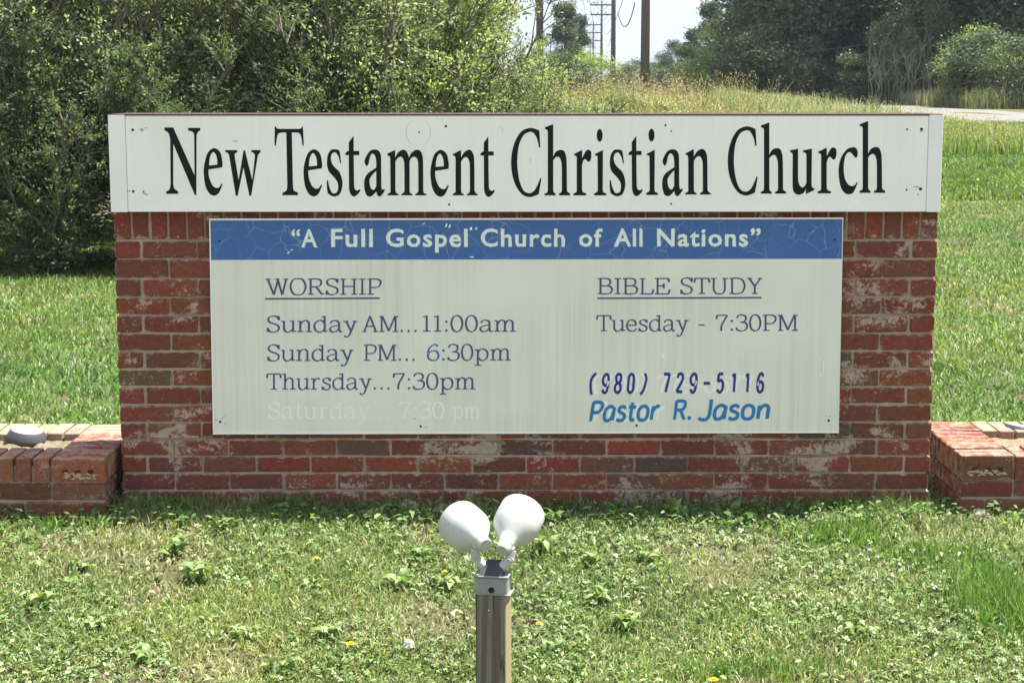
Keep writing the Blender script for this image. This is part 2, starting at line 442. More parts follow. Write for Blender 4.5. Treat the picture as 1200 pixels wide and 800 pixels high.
# ------------------------------------------------------------------ glyph tools
def cr(pts, n=5):
    """closed outline: (x,y) smooth or (x,y,1) sharp -> Catmull-Rom points"""
    m = len(pts); out = []
    for i in range(m):
        p0, p1, p2, p3 = pts[i-1], pts[i], pts[(i+1) % m], pts[(i+2) % m]
        s1, s2 = len(p1) > 2, len(p2) > 2
        if s1 and s2: out.append((p1[0], p1[1])); continue
        a, b_, c, d = [np.array(q[:2], float) for q in (p0, p1, p2, p3)]
        m1 = (c-b_)*.5 if s1 else (c-a)*.5
        m2 = (c-b_)*.5 if s2 else (d-b_)*.5
        l = np.linalg.norm(c-b_)
        for mm in (m1, m2):
            q = np.linalg.norm(mm)
            if q > l*1.0: mm *= l*1.0/q
        for k in range(n):
            u = k/n; h = u*u
            out.append(tuple((2*u*h-3*h+1)*b_+(u*h-2*h+u)*m1+(-2*u*h+3*h)*c+(u*h-h)*m2))
    return out
def parse(s):
    o = []
    for tkn in s.split():
        k = tkn.endswith('c'); a, b_ = tkn.rstrip('c').split(',')
        o.append((float(a), float(b_), 1) if k else (float(a), float(b_)))
    return o
def polys_mesh(name, polys, m, thick, to3):
    """polys: list of (outer, holes) in 2-D, to3 maps (x,y,depth)->point; makes thin solid shapes"""
    V = []; F = []
    for q, (outer, holes) in enumerate(polys):
        loops = [outer]+holes
        tri = geometry.tessellate_polygon([[Vector((x, y, 0)) for x, y in lp] for lp in loops])
        flat_ = [p for lp in loops for p in lp]; n = len(V); K = len(flat_)
        d = thick+q*.00006
        V += [to3(x, y, d) for x, y in flat_]+[to3(x, y, 0) for x, y in flat_]
        F += [[n+i for i in t_] for t_ in tri]
        s = 0
        for lp in loops:
            for i in range(len(lp)):
                a = n+s+i; b_ = n+s+(i+1) % len(lp); F.append([a, b_, b_+K, a+K])
            s += len(lp)
    me = mesh(name, V, F, m)
    return me
# title glyph outlines, in eighths of a photo pixel
TG = {
 'N': ['22,76c 104,76c 303,524c 300,150c 285,118 243,104c 243,80c 357,80c 357,104c 335,118 322,150c 320,710c 306,710c 104,228c 104,610c 115,650 150,674c 150,698c 38,698c 38,676c 68,658 80,610c 76,190c 60,130 22,102c'],
 'e': ['562,450c 566,410 545,310 488,270 430,310 398,410 390,500 405,620 440,690 486,715 530,690 566,610c 556,602c 535,635 505,642 470,615 440,540 434,470c', '440,432c 445,370 460,325 482,306 505,335 516,380 517,425c'],
 'w': ['592,288c 704,288c 704,308c 682,322 680,345c 717,572c 763,290c 776,290c 845,570c 870,340c 860,318 837,306c 837,288c 922,288c 922,306c 898,332c 834,716c 818,716c 762,450c 708,716c 690,716c 628,340c 615,315 592,306c'],
 'T': ['96,66c 106,68 118,86 142,90c 320,90c 344,84 352,66c 360,66c 368,245c 354,245c 345,170 325,130 290,124 256,124c 266,620c 275,665 313,686c 313,710c 168,710c 168,688c 205,665 214,620c 204,124c 165,124 130,135 118,165 106,245c 94,245c'],
 's': ['585,570c 595,570c 610,640 635,690 660,692 680,680 690,640 684,590 650,540 605,490 588,440 586,390 595,330 625,285 665,280 690,285 705,300c 718,410c 708,410c 695,355 672,315 655,308 630,325 622,365 632,410 660,450 700,490 722,545 730,600 722,660 700,705 660,722 625,715 592,690c 585,640'],
 't': ['835,155c 836,296c 888,296c 888,335c 836,335c 840,620 848,655 870,667 892,655c 900,668c 880,695 845,722 815,712 796,670 792,620 790,335c 757,335c 757,318c 775,300 790,296c 790,215c'],
 'a': ['530,390 545,345 580,295 625,280 665,295 684,340 686,420 688,620 695,655 718,645c 720,665c 695,700 672,720 650,705 640,672c 610,705 582,720 548,705 528,640 530,560 555,510 600,475 640,450c 640,400 632,345 608,318 590,330 578,360 568,410 555,432 540,425', '640,478c 600,520 578,560 578,600 590,640 612,658 628,645 640,620c'],
 'm': ['180,300c 248,268c 248,335c 275,290 318,266 350,285 370,335c 395,290 440,266 475,285 492,350 495,625c 500,645 522,655c 522,667c 425,667c 425,655c 448,640 452,620c 450,390 440,345 415,328 390,340 375,365c 375,625c 380,645 400,655c 400,667c 303,667c 303,655c 326,640 330,620c 328,390 315,340 295,328 270,340 250,370c 250,625c 258,645 277,655c 277,667c 180,667c 180,655c 205,640 207,620c 205,350c 200,325 180,318c'],
 'n': ['757,305c 828,268c 828,335c 855,290 895,266 925,285 942,340 945,625c 955,645 973,655c 973,667c 880,667c 880,655c 902,640 905,620c 903,390 890,345 870,330 848,342 828,372c 828,625c 833,645 852,655c 852,667c 754,667c 754,655c 778,640 780,620c 780,350c 775,325 757,318c'],
 'C': ['335,105c 345,262c 332,262c 315,185 280,125 240,118 185,150 145,240 130,350 130,450 150,580 190,670 245,692 290,665 320,610 345,548c 355,555c 330,700c 290,718 235,728 170,700 110,610 75,480 75,330 110,200 170,110 245,80 295,88'],
 'h': ['388,75c 466,45c 466,350c 490,305 535,286 570,300 590,370 594,660c 600,680 623,692c 623,712c 520,712c 520,694c 540,685 547,660c 545,420 530,365 510,350 485,360 466,385c 466,660c 472,685 488,694c 488,712c 386,712c 386,694c 410,685 416,660c 416,115c 410,100 388,90c'],
 'r': ['662,325c 738,286c 738,365c 755,330 775,295 798,284 820,300 824,345 815,385 800,398 785,390 768,372 750,385 737,430c 737,655c 745,680 776,694c 776,712c 657,712c 657,694c 685,680 688,655c 688,370c 685,348 662,335c'],
 'i': ['857,325c 932,286c 930,655c 935,682 962,694c 962,712c 850,712c 850,694c 878,680 884,655c 882,370c 880,345 857,337c'],
 'u': ['687,290c 762,275c 762,560 772,610 795,640 820,632 840,600c 840,335c 832,315 808,305c 808,290c 892,273c 888,610c 895,640 915,650c 915,665c 835,704c 836,650c 815,690 778,708 745,704 718,675 710,610 712,340c 705,315 687,305c'],
 'c': ['600,300 580,265 545,262 500,280 450,350 425,440 425,540 445,640 480,690 520,703 560,685 600,598c 594,585c 575,615 545,625 515,612 485,565 472,500 472,420 485,345 510,310 530,308 550,325 570,350 585,362c 597,345'],
}
TG['i'].append('dot')
TI = [('N', 192.7, 149.5, 234.7, 228.7), ('e', 238.7, 173.7, 260.8, 229.4), ('w', 264, 176, 305.3, 229.5),
      ('T', 321.7, 148.2, 356, 228.8), ('e', 355.7, 175, 377.6, 230.3), ('s', 383, 175, 401.3, 230.3), ('t', 404.6, 159.4, 422.5, 230.3), ('a', 426.7, 175.3, 450.9, 230.5), ('m', 454, 175.5, 499.6, 229), ('e', 504.4, 175.7, 526, 230.7), ('n', 530.4, 175.5, 559.8, 229), ('t', 563, 160, 580, 230.7),
      ('C', 599, 150, 634.5, 231), ('h', 638.2, 145.6, 668, 229), ('r', 672, 175.5, 693, 229), ('i', 696.2, 175.8, 710.4, 229), ('s', 714.5, 175.3, 732.8, 230), ('t', 736.5, 159.4, 753.2, 230), ('i', 757.1, 175.5, 771, 228.5), ('a', 776, 175, 800, 230), ('n', 803, 174.5, 833, 228),
      ('C', 852.9, 148.2, 887.9, 229.2), ('h', 891.5, 143.5, 921.3, 227), ('u', 925.9, 174.2, 954.4, 228.2), ('r', 958.2, 172.8, 980.3, 226.7), ('c', 982.7, 172.6, 1005.2, 227.8), ('h', 1007.2, 142, 1037.3, 226)]

# ------------------------------------------------------------------ church name board (upper cabinet)
YB = -.045
def on_board(yy):
    return lambda x, y, d: onY(x, y, yy-d)
zT = onY(600, 134.5, YB)[2]; zB = onY(600, 248.7, YB)[2]
xl, xr = onY(127, 190, YB)[0]+.004, onY(1103.5, 190, YB)[0]
depth = .29
board = empty('church_name_board', (0, 0, zB), label='long white board lettered New Testament Christian Church on top of the brick wall', cat='sign')
def local(o):       # keep world coordinates under an empty placed at its base
    o.matrix_parent_inverse = Matrix.Translation(-Vector(o.parent.location)); return o
bx = lambda n, x0, x1, y0, y1, z0, z1, m, par, bev=0.0: local(obj(n, box_me(n, x1-x0, y1-y0, z1-z0, m, bev), par, ((x0+x1)/2, (y0+y1)/2, (z0+z1)/2)))
sl, sr = onY(148.3, 190, YB)[0], onY(1086.8, 190, YB)[0]
bx('cabinet', xl+.004, xr-.004, YB+.004, YB+depth, zB+.004, zT-.004, M_title, board)
bx('face_sheet', sl+.0015, sr-.0015, YB, YB+.0038, zB+.002, zT-.002, M_title, board)
for a, c in ((xl, sl-.0012), (sr+.0012, xr)):
    bx('end_trim', a, c, YB-.0025, YB+.0036, zB+.0005, zT-.0005, M_cap_w, board, .001)
bx('bottom_lip', sl+.003, sr-.003, YB-.002, YB-.0002, zB+.002, zB+.008, M_cap_w, board)
bx('top_flashing', xl+.002, xr-.002, YB-.002, YB+depth+.004, zT-.0035, zT+.0015, M_rust, board)
for ch, x0, y0, x1, y1 in TI:
    outs = [cr(parse(s_)) for s_ in TG[ch] if s_ != 'dot']
    xs = [p[0] for p in outs[0]]; ys_ = [p[1] for p in outs[0]]
    ax, bxx, ay, by = min(xs), max(xs), min(ys_), max(ys_)
    f = lambda p: (x0+(p[0]-ax)/(bxx-ax)*(x1-x0), y0+(p[1]-ay)/(by-ay)*(y1-y0))
    outs = [[f(p) for p in o_] for o_ in outs]
    polys = [(outs[0], outs[1:])]
    if ch == 'i':
        cx, cy = x0+(x1-x0)*.46, y0-17
        polys.append(([(cx+3.5*math.cos(a), cy+7.6*math.sin(a)) for a in np.linspace(0, 2*math.pi, 20, False)], []))
    local(obj('letter', polys_mesh('letter', polys, M_black, .0008, on_board(YB)), board))
def disc(px, py, r, yy, par, m=M_hole, name='screw_hole'):
    polys = [([(px+r*(1+random.uniform(-.15, .15))*math.cos(a), py+r*math.sin(a)) for a in np.linspace(0, 2*math.pi, 9, False)], [])]
    return local(obj(name, polys_mesh(name, polys, m, .0005, on_board(yy)), par))
for px, py, r in ((155.5, 152.3, 1.6), (166.6, 153, .9), (156.2, 224.4, 1.6), (168.2, 224.4, 1.0), (491, 155, 1.1), (522.5, 148, 1.5), (526.3, 239.6, 1.2), (779.7, 147, 1.3), (786.7, 154, 1.0), (786.4, 239, 1.2), (1063, 151.7, 1.2), (1080, 151.6, 1.9), (1062.5, 222.5, 1.2), (1078.7, 221.5, 1.9), (1076, 228, .8)):
    disc(px, py, r, YB, board)
def blob(px, py, rx, ry, rot=0, n=14, k=.35):
    out = []
    for i in range(n):
        a = 2*math.pi*i/n; q = 1+random.uniform(-k, k); u, v = rx*q*math.cos(a), ry*q*math.sin(a)
        out.append((px+u*math.cos(rot)-v*math.sin(rot), py+u*math.sin(rot)+v*math.cos(rot)))
    return out
def blobs(name, lst, m, par, yy, th=.0004):
    return tag(local(obj(name, polys_mesh(name, [(blob(*b_), []) for b_ in lst], m, th, on_board(yy)), par)), kind='stuff')
blobs('paint_chip', [(1001, 240, 9, 3.2, -.3), (996, 244, 4, 2, .5), (1009, 243, 5, 2, .6), (878, 236.5, 7, 1.8, -.2), (872, 239, 4, 1.3), (990, 233, 3, 1.2), (1036, 229, 5, 1.3), (1022, 236, 3, 1), (1046, 200, 5, .7), (1043, 192, .7, 5), (137, 225, 5, 1.6, -.5), (144, 222, 3, 3), (176, 233, 8, 1.1, .3), (216, 244.5, 1.6, 1.2), (157, 217, 3, .8), (528, 236, 3, 1), (773, 232, 4, 1.6, .4), (788, 151, 2, 1.4), (1068, 152, 3, 1.2), (1084, 223, 2, 1.5), (965, 232, .8, 3)], M_chip, board, YB)
def arc(cx, cy, r, a0, a1, wd, n=16):
    A = np.linspace(R_(a0), R_(a1), n)
    o1 = [(cx+(r+wd*math.sin(math.pi*i/(n-1)))*math.cos(a), cy+(r+wd*math.sin(math.pi*i/(n-1)))*math.sin(a)*1.15) for i, a in enumerate(A)]
    return o1+[(cx+(r-.12)*math.cos(a), cy+(r-.12)*math.sin(a)*1.15) for a in A[::-1]]
SCR = local(obj('scuff_ring', polys_mesh('scuff_ring', [(arc(490.5, 155, 14, -60, 70, .5), []), (arc(490.5, 155, 14.5, 110, 235, .5), []), (arc(489, 158, 19, 60, 125, .5), []), (arc(583, 154, 6, -60, 20, .5), []), (arc(618, 188, 3.5, -50, 60, .5), [])], M_scuff, .0003, on_board(YB)), board)); SCR['kind'] = 'stuff'
blobs('grime_mark', [(166, 151.5, 3, 1.2), (150, 224, 3, 1), (170, 227, 4, 1.2, .5), (171, 150, 2, .8), (276, 165.5, 3, .8), (1080, 154, 2, 1), (1074, 219, 4, .9)], M_scuff, board, YB, .00035)

# ------------------------------------------------------------------ notice board (lower panel)
YN = -.018
nb_ = empty('service_times_board', (0, YN, 0), label='blue-headed white notice board of service times on the brick wall below the name board', cat='sign')
nb_.location.z = onY(600, 508, YN)[2]
def quad_plate(name, c4, yy, th, m, par):
    """plate from four photo corners TL,TR,BR,BL on the plane yy, thickness th to the back"""
    f = [onY(a, b_, yy) for a, b_ in c4]; V = f+[p+np.array([0, th, 0]) for p in f]
    F = [[0, 3, 2, 1], [4, 5, 6, 7], [0, 1, 5, 4], [1, 2, 6, 5], [2, 3, 7, 6], [3, 0, 4, 7]]
    return local(obj(name, mesh(name, V, F, m), par))
quad_plate('panel', [(245.3, 256.8), (988.3, 255.6), (983, 507.2), (249.7, 508.8)], YN, .012, M_panel, nb_)
quad_plate('header_band', [(246.6, 258.4), (987.2, 257), (986.4, 303.2), (247.2, 304.6)], YN-.0006, .0005, M_blue, nb_)
quad_plate('edge_trim', [(245, 256.2), (988.6, 255), (988.6, 256.6), (245, 257.8)], YN-.001, .004, M_cap_w, nb_)
quad_plate('edge_trim', [(249.4, 506.6), (983.2, 505), (983.2, 507.2), (249.5, 508.8)], YN-.001, .004, M_cap_w, nb_)
quad_plate('edge_trim', [(245, 257.8), (246.4, 257.8), (251, 506.6), (249.5, 506.6)], YN-.001, .004, M_cap_w, nb_)
for px, py, r in ((257, 282.5, 1.3), (978, 281, 1.3), (258, 494, 1.4), (493, 499.3, 1.3), (746, 498.3, 1.4), (971, 492.6, 1.5)):
    disc(px, py, r, YN-.0008, nb_)
blobs('grime_mark', [(262, 489, 3, .8, -.8), (264, 496, 3, .7, .4), (253, 492, 2, .8), (968, 487, 1.5, .8), (973, 487.5, 1, .8), (486, 490, 2, .6, -1), (499, 500.5, 1.4, .7)], M_scuff, nb_, YN, .0003)
blobs('paint_chip', [(338, 296, 2, .7, -.8), (342, 293, 1.5, .6), (523, 264, 1, 2.6, .3), (527, 265, .8, 2.4, .4), (497, 262, 2, .5, -.4), (552, 268, 1.5, 2, .3), (558, 268, 1, 1.8, .3), (961, 421, 2, .7), (962, 439, 1.5, 2), (965, 430, .6, 7), (777, 417, 2, 3), (493, 405.5, 1.2, 1.2), (553, 301, 3, .6)], M_chip, nb_, YN-.0006, .0003)

# skeleton glyphs: cap height 1, y up.  C=curve, L=line, H=serif (x0 x1 y), D=dot
xh = .72
SG = {
 'W': (1.37, 'L .13 1 .50 0;L .50 0 .75 .93;L .72 1 1.0 0;L 1.0 0 1.25 1;H 0 .30 1;H .58 .84 1;H 1.08 1.37 1'),
 'O': (1.02, 'C .51 1 .22 .92 .06 .5 .22 .08 .51 0 .80 .08 .96 .5 .80 .92 .51 1'),
 'R': (1.0, 'L .18 0 .18 1;C .18 .98 .55 .98 .78 .88 .78 .62 .55 .50 .18 .49;L .50 .5 .86 .02;H .02 .36 0;H .02 .3 1;H .78 1.0 .02'),
 'S': (.80, 'C .72 .80 .58 .96 .38 1 .16 .93 .09 .76 .20 .60 .42 .52 .64 .42 .73 .25 .62 .06 .38 0 .20 .04 .07 .20;L .72 1 .72 .74;L .07 0 .07 .27'),
 'H': (1.05, 'L .20 0 .20 1;L .85 0 .85 1;L .20 .52 .85 .52;H .03 .37 0;H .03 .37 1;H .68 1.02 0;H .68 1.02 1'),
 'I': (.44, 'L .22 0 .22 1;H .03 .41 0;H .03 .41 1'),
 'P': (.86, 'L .19 0 .19 1;C .19 .98 .55 .98 .78 .88 .80 .68 .66 .49 .42 .45 .19 .46;H .02 .42 0;H .02 .3 1'),
 'B': (.95, 'L .19 0 .19 1;C .19 .98 .55 .98 .75 .88 .75 .65 .55 .53 .19 .53;C .45 .53 .72 .50 .88 .34 .80 .09 .55 .02 .19 .02;H .02 .3 0;H .02 .3 1'),
 'L': (.85, 'L .19 0 .19 1;H .02 .36 1;L .04 .02 .78 .02;C .78 .02 .80 .12 .84 .30'),
 'E': (.95, 'L .19 0 .19 1;L .02 .98 .84 .98;L .02 .02 .84 .02;C .84 .98 .86 .85 .88 .76;C .84 .02 .88 .15 .92 .30;L .19 .52 .56 .52;L .56 .66 .56 .36'),
 'T': (.95, 'L .48 0 .48 1;L .06 .97 .90 .97;C .06 .97 .04 .85 .01 .72;C .90 .97 .92 .85 .95 .72;H .28 .68 0'),
 'U': (1.08, 'C .2 1 .2 .6 .2 .3 .32 .06 .55 0 .78 .06 .88 .3 .88 .6 .88 1;H .02 .38 1;H .72 1.06 1'),
 'D': (1.05, 'L .19 0 .19 1;C .19 .98 .52 .98 .82 .88 .96 .5 .82 .12 .52 .02 .19 .02;H .02 .3 0;H .02 .3 1'),
 'Y': (.95, 'L .12 1 .48 .47;L .84 1 .48 .47;L .48 .5 .48 0;H 0 .30 1;H .68 .95 1;H .3 .66 0'),
 'A': (1.02, 'L .12 0 .50 1;L .50 1 .90 0;L .26 .36 .74 .36;H 0 .27 0;H .72 1.02 0'),
 'M': (1.28, 'L .18 0 .18 1;L .22 1 .64 .06;L .64 .06 1.05 1;L 1.08 0 1.08 1;H .02 .36 0;H .90 1.26 0;H .02 .26 1;H 1.02 1.26 1'),
 'u': (.86, 'C .16 .70 .16 .4 .17 .16 .32 0 .52 .04 .70 .22;L .70 0 .70 .72;H .0 .18 .70;H .52 .72 .70;H .70 .88 .02'),
 'n': (.90, 'L .20 0 .20 .70;C .20 .45 .35 .66 .54 .72 .70 .60 .71 .40 .71 0;H .03 .2 .70;H .03 .38 .0;H .54 .90 .0'),
 'd': (.86, 'L .68 0 .68 1;C .68 .56 .50 .72 .32 .70 .12 .55 .07 .35 .14 .12 .34 0 .54 .05 .68 .2;H .48 .68 .99;H .68 .85 .02'),
 'a': (.80, 'C .10 .54 .22 .69 .42 .71 .58 .62 .61 .45 .61 .14 .70 .02 .80 .06;C .61 .42 .35 .38 .12 .28 .08 .12 .24 0 .45 .06 .61 .22'),
 'y': (.84, 'L .16 .70 .46 .05;C .70 .70 .46 .05 .32 -.24 .16 -.30 .07 -.22;H 0 .3 .70;H .56 .84 .70'),
 'h': (.90, 'L .20 0 .20 1;C .20 .45 .35 .66 .54 .72 .70 .60 .71 .40 .71 0;H .03 .2 .99;H .03 .38 .0;H .54 .90 .0'),
 'r': (.68, 'L .22 0 .22 .70;C .22 .42 .34 .64 .50 .70 .63 .66;H .03 .22 .70;H .05 .44 .0'),
 's': (.64, 'C .55 .58 .45 .69 .30 .71 .13 .62 .14 .48 .32 .38 .52 .29 .56 .14 .42 .01 .26 0 .13 .06 .08 .16;L .56 .72 .56 .52;L .07 0 .07 .2'),
 'e': (.76, 'L .09 .37 .66 .37;C .66 .37 .62 .60 .40 .71 .18 .62 .07 .36 .18 .08 .42 0 .60 .05 .70 .18'),
 't': (.56, 'C .24 .95 .24 .5 .24 .14 .36 .0 .52 .10;L .04 .69 .5 .69'),
 'm': (1.30, 'L .20 0 .20 .70;C .20 .45 .34 .66 .48 .72 .62 .62 .64 .40 .64 0;C .64 .45 .78 .66 .92 .72 1.07 .62 1.09 .40 1.09 0;H .03 .2 .70;H .03 .37 .0;H .48 .80 .0;H .94 1.27 .0'),
 'p': (.86, 'L .20 -.33 .20 .70;C .20 .5 .36 .68 .54 .71 .74 .58 .79 .36 .72 .12 .52 0 .34 .05 .20 .2;H .02 .2 .70;H .02 .40 -.33'),
 '1': (.58, 'L .30 0 .30 1;C .30 .99 .2 .94 .08 .92;H .08 .52 0'),
 '0': (.78, 'C .39 1 .17 .88 .07 .5 .17 .12 .39 0 .61 .12 .71 .5 .61 .88 .39 1'),
 '3': (.76, 'C .08 .80 .20 .97 .38 1 .60 .92 .64 .74 .52 .58 .30 .54;C .30 .54 .56 .52 .70 .40 .68 .16 .50 .02 .30 0 .12 .06 .05 .20'),
 '6': (.80, 'C .68 .88 .55 .99 .38 .96 .16 .75 .07 .42 .13 .12 .38 0 .62 .07 .72 .30 .62 .54 .40 .60 .18 .50 .09 .36'),
 '7': (.76, 'L .06 .97 .70 .97;C .70 .97 .48 .60 .34 .3 .32 0;C .06 .97 .05 .85 .02 .74'),
 '9': (.80, 'C .10 .12 .23 .01 .40 .04 .62 .25 .71 .58 .65 .88 .40 1 .16 .93 .06 .70 .16 .46 .38 .40 .60 .50 .69 .64'),
 ':': (.32, 'D .16 .07;D .16 .62'), '.': (.39, 'D .14 .07'), '-': (.50, 'L .06 .36 .46 .36'), ' ': (.5, ''),
}
UG = {   # uniform-stroke sans figures and italics
 '(': (.5, 'C .42 1.03 .18 .8 .10 .5 .16 .1 .24 -.1'), ')': (.5, 'C .30 1.03 .42 .75 .38 .45 .26 .1 .08 -.08'),
 '9': (.5, 'C .44 .62 .36 .42 .20 .40 .08 .55 .08 .80 .24 .97 .40 .90 .45 .65 .42 .30 .34 .05 .18 .02 .06 .18'),
 '8': (.5, 'C .26 .98 .10 .88 .12 .64 .26 .52 .40 .64 .42 .88 .26 .98;C .26 .52 .08 .40 .08 .12 .26 .02 .42 .12 .42 .38 .26 .52'),
 '0': (.5, 'C .26 .98 .10 .85 .08 .5 .10 .14 .26 .02 .42 .14 .44 .5 .42 .85 .26 .98'),
 '7': (.5, 'L .04 .96 .46 .96;L .44 .96 .22 .02'), '2': (.5, 'C .08 .76 .14 .94 .28 .98 .42 .88 .42 .68 .28 .42 .10 .14 .06 .04;L .06 .04 .44 .04'),
 '5': (.5, 'L .42 .97 .12 .97;L .12 .97 .10 .56;C .10 .56 .26 .64 .40 .54 .44 .30 .36 .08 .20 .02 .06 .16'),
 '1': (.5, 'L .30 .99 .30 .02;L .30 .97 .14 .84'), '6': (.5, 'C .42 .84 .30 .99 .14 .90 .06 .55 .08 .16 .24 .02 .40 .14 .42 .40 .30 .56 .14 .50 .08 .34'),
 '-': (.5, 'L .04 .48 .48 .48'), ' ': (.45, ''), '.': (.36, 'D .14 .08'),
 'P': (.72, 'L .12 0 .12 .97;C .12 .95 .42 .97 .62 .90 .64 .68 .48 .46 .14 .44'),
 'R': (.78, 'L .12 0 .12 .97;C .12 .95 .42 .97 .62 .90 .62 .66 .46 .50 .14 .50;L .40 .48 .68 .0'),
 'J': (.62, 'C .50 1.06 .50 .5 .48 .18 .34 .0 .10 .02 .0 .10'),
 'a': (.68, 'C .56 .66 .34 .74 .14 .60 .07 .34 .14 .06 .32 .02 .48 .16 .56 .45;L .58 .70 .57 .02'),
 's': (.58, 'C .50 .62 .34 .72 .14 .64 .16 .46 .34 .38 .48 .26 .44 .06 .24 0 .06 .08'),
 't': (.48, 'C .20 .92 .20 .5 .20 .16 .28 .02 .44 .05;L .02 .68 .44 .68'),
 'o': (.70, 'C .35 .72 .15 .62 .08 .36 .15 .08 .35 0 .55 .08 .62 .36 .55 .62 .35 .72'),
 'r': (.50, 'L .12 0 .12 .70;C .12 .42 .24 .62 .36 .70 .48 .66'),
 'n': (.70, 'L .12 0 .12 .70;C .12 .42 .26 .64 .42 .71 .56 .60 .57 .40 .57 0'),
}
def smooth_open(P, n=6):
    P = [np.array(p, float) for p in P]
    if len(P) == 2: return P
    closed = np.linalg.norm(P[0]-P[-1]) < 1e-6
    out = []
    for i in range(len(P)-1):
        p1, p2 = P[i], P[i+1]
        p0 = P[i-1] if i > 0 else (P[-2] if closed else p1-(p2-p1))
        p3 = P[i+2] if i+2 < len(P) else (P[1] if closed else p2+(p2-p1))
        for k in range(n):
            u = k/n
            out.append(.5*((2*p1)+(-p0+p2)*u+(2*p0-5*p1+4*p2-p3)*u*u+(-p0+3*p1-3*p2+p3)*u**3))
    out.append(P[-1]); return out
def stroke_poly(P, wfun):
    Lp, Rp = [], []
    n = len(P); closed = n > 3 and np.linalg.norm(P[0]-P[-1]) < 1e-6
    for i in range(n):
        if closed and i in (0, n-1): d = P[1]-P[n-2]
        else: d = P[min(i+1, n-1)]-P[max(i-1, 0)]
        d = d/np.linalg.norm(d); nn = np.array([-d[1], d[0]]); wd = wfun(d)/2
        Lp.append(tuple(P[i]+nn*wd)); Rp.append(tuple(P[i]-nn*wd))
    if closed: return Lp[:-1], Rp[:-1]
    return Lp+Rp[::-1], None
def glyph_polys(spec, thick, thin, uniform=False, serif=None):
    res = []
    nib = np.array([math.cos(R_(18)), math.sin(R_(18))])
    wf = (lambda d: thick) if uniform else (lambda d: thin+(thick-thin)*abs(d[0]*nib[1]-d[1]*nib[0])**1.3)
    for it in filter(None, spec.split(';')):
        k = it[0]; v = [float(q) for q in it[1:].split()]
        if k in 'CL':
            P = list(zip(v[::2], v[1::2])); P = smooth_open(P) if k == 'C' else [np.array(p) for p in P]
            a, b_ = stroke_poly(P, wf)
            if b_ is None: res.append((a, []))
            else:
                ar = lambda q: abs(sum(q[i-1][0]*q[i][1]-q[i][0]*q[i-1][1] for i in range(len(q))))
                res.append((a, [b_]) if ar(a) > ar(b_) else (b_, [a]))
        elif k == 'H':
            h = thin*.55; y = v[2]; y0, y1 = (y, y+2*h) if y < .3 else (y-2*h, y)
            res.append(([(v[0], y0), (v[1], y0), (v[1], y1), (v[0], y1)], []))
        elif k == 'D':
            r = thick*.62
            res.append(([(v[0]+r*math.cos(a), v[1]+r*math.sin(a)) for a in np.linspace(0, 2*math.pi, 10, False)], []))
    return res
def write(text, G_, x0, x1, ybase, cap, m, par, yy, thick=.125, thin=.062, uniform=False, shear=0.0, gap=.06, name='letter', th=.0006, ystep=0.0, xh_=1.0):
    tot = sum(G_[c][0]+gap for c in text)-gap; s = (x1-x0)/tot; x = 0; n = max(1, len(text)-1)
    asp = cap/s
    for i, c in enumerate(text):
        wd, spec = G_[c]
        if spec:
            ps = glyph_polys(spec, thick, thin, uniform)
            yb = ybase+ystep*i/n
            mp_ = lambda p: (x0+(x+p[0])*s+p[1]*cap*shear, yb-p[1]*cap*xh_)
            polys = [([mp_(p) for p in o_], [[mp_(p) for p in h] for h in hs]) for o_, hs in ps]
            mm = m[i] if isinstance(m, dict) and i in m else (m.get('all') if isinstance(m, dict) else m)
            local(obj(name, polys_mesh(name, polys, mm, th, on_board(yy)), par))
        x += wd+gap
YT = YN-.0002
write('WORSHIP', SG, 311, 447, 345.3, 18.8, M_navy, nb_, YT)
write('BIBLE', SG, 700, 785.5, 344.7, 18.8, M_navy, nb_, YT); write('STUDY', SG, 797, 893.5, 344.4, 18.8, M_navy, nb_, YT)
quad_plate('underline', [(310.5, 349.2), (445, 348.4), (445, 350.3), (310.5, 351)], YT-.0006, .0006, M_line, nb_)
quad_plate('underline', [(700, 348.6), (892.5, 347.8), (892.5, 349.6), (700, 350.4)], YT-.0006, .0006, M_line, nb_)
write('Sunday', SG, 312.5, 419, 389, 18.8, M_navy, nb_, YT); write('AM...', SG, 424.5, 491.5, 389, 18.8, M_navy, nb_, YT); write('11:00am', SG, 494, 605, 388.5, 18.8, M_navy, nb_, YT)
write('Sunday', SG, 313, 414.5, 422.8, 18.8, M_navy, nb_, YT); write('PM...', SG, 426, 489, 422.6, 18.8, M_navy, nb_, YT); write('6:30pm', SG, 500, 599, 422.2, 18.8, {0: M_blu6, 'all': M_navy}, nb_, YT)
write('Thursday...', SG, 312.5, 459.5, 456.3, 18.8, M_navy, nb_, YT); write('7:30pm', SG, 460.5, 557.5, 456, 18.8, M_navy, nb_, YT)
write('Tuesday', SG, 699, 807, 388, 18.8, M_navy, nb_, YT); write('-', SG, 817.5, 826.5, 387.5, 18.8, M_navy, nb_, YT); write('7:30PM', SG, 839, 935.5, 387.6, 18.8, M_navy, nb_, YT)
write('Saturday...', SG, 314, 458, 490.5, 18.8, M_ghost, nb_, YT, name='ghost_letter', th=.0003); write('7:30', SG, 468, 521, 490, 18.8, M_ghost, nb_, YT, name='ghost_letter', th=.0003); write('pm', SG, 530, 563, 490, 18.8, M_ghost, nb_, YT, name='ghost_letter', th=.0003)
write('(704) 779-6677'.replace('4', '0'), SG | {'(': (.5, 'C .42 1.03 .18 .8 .10 .5 .16 .1 .3 -.1'), ')': (.5, 'C .15 1.03 .38 .8 .42 .5 .36 .1 .2 -.1')}, 695, 884, 459.5, 20, M_ghost, nb_, YT, thick=.2, thin=.1, name='ghost_letter', th=.0003)
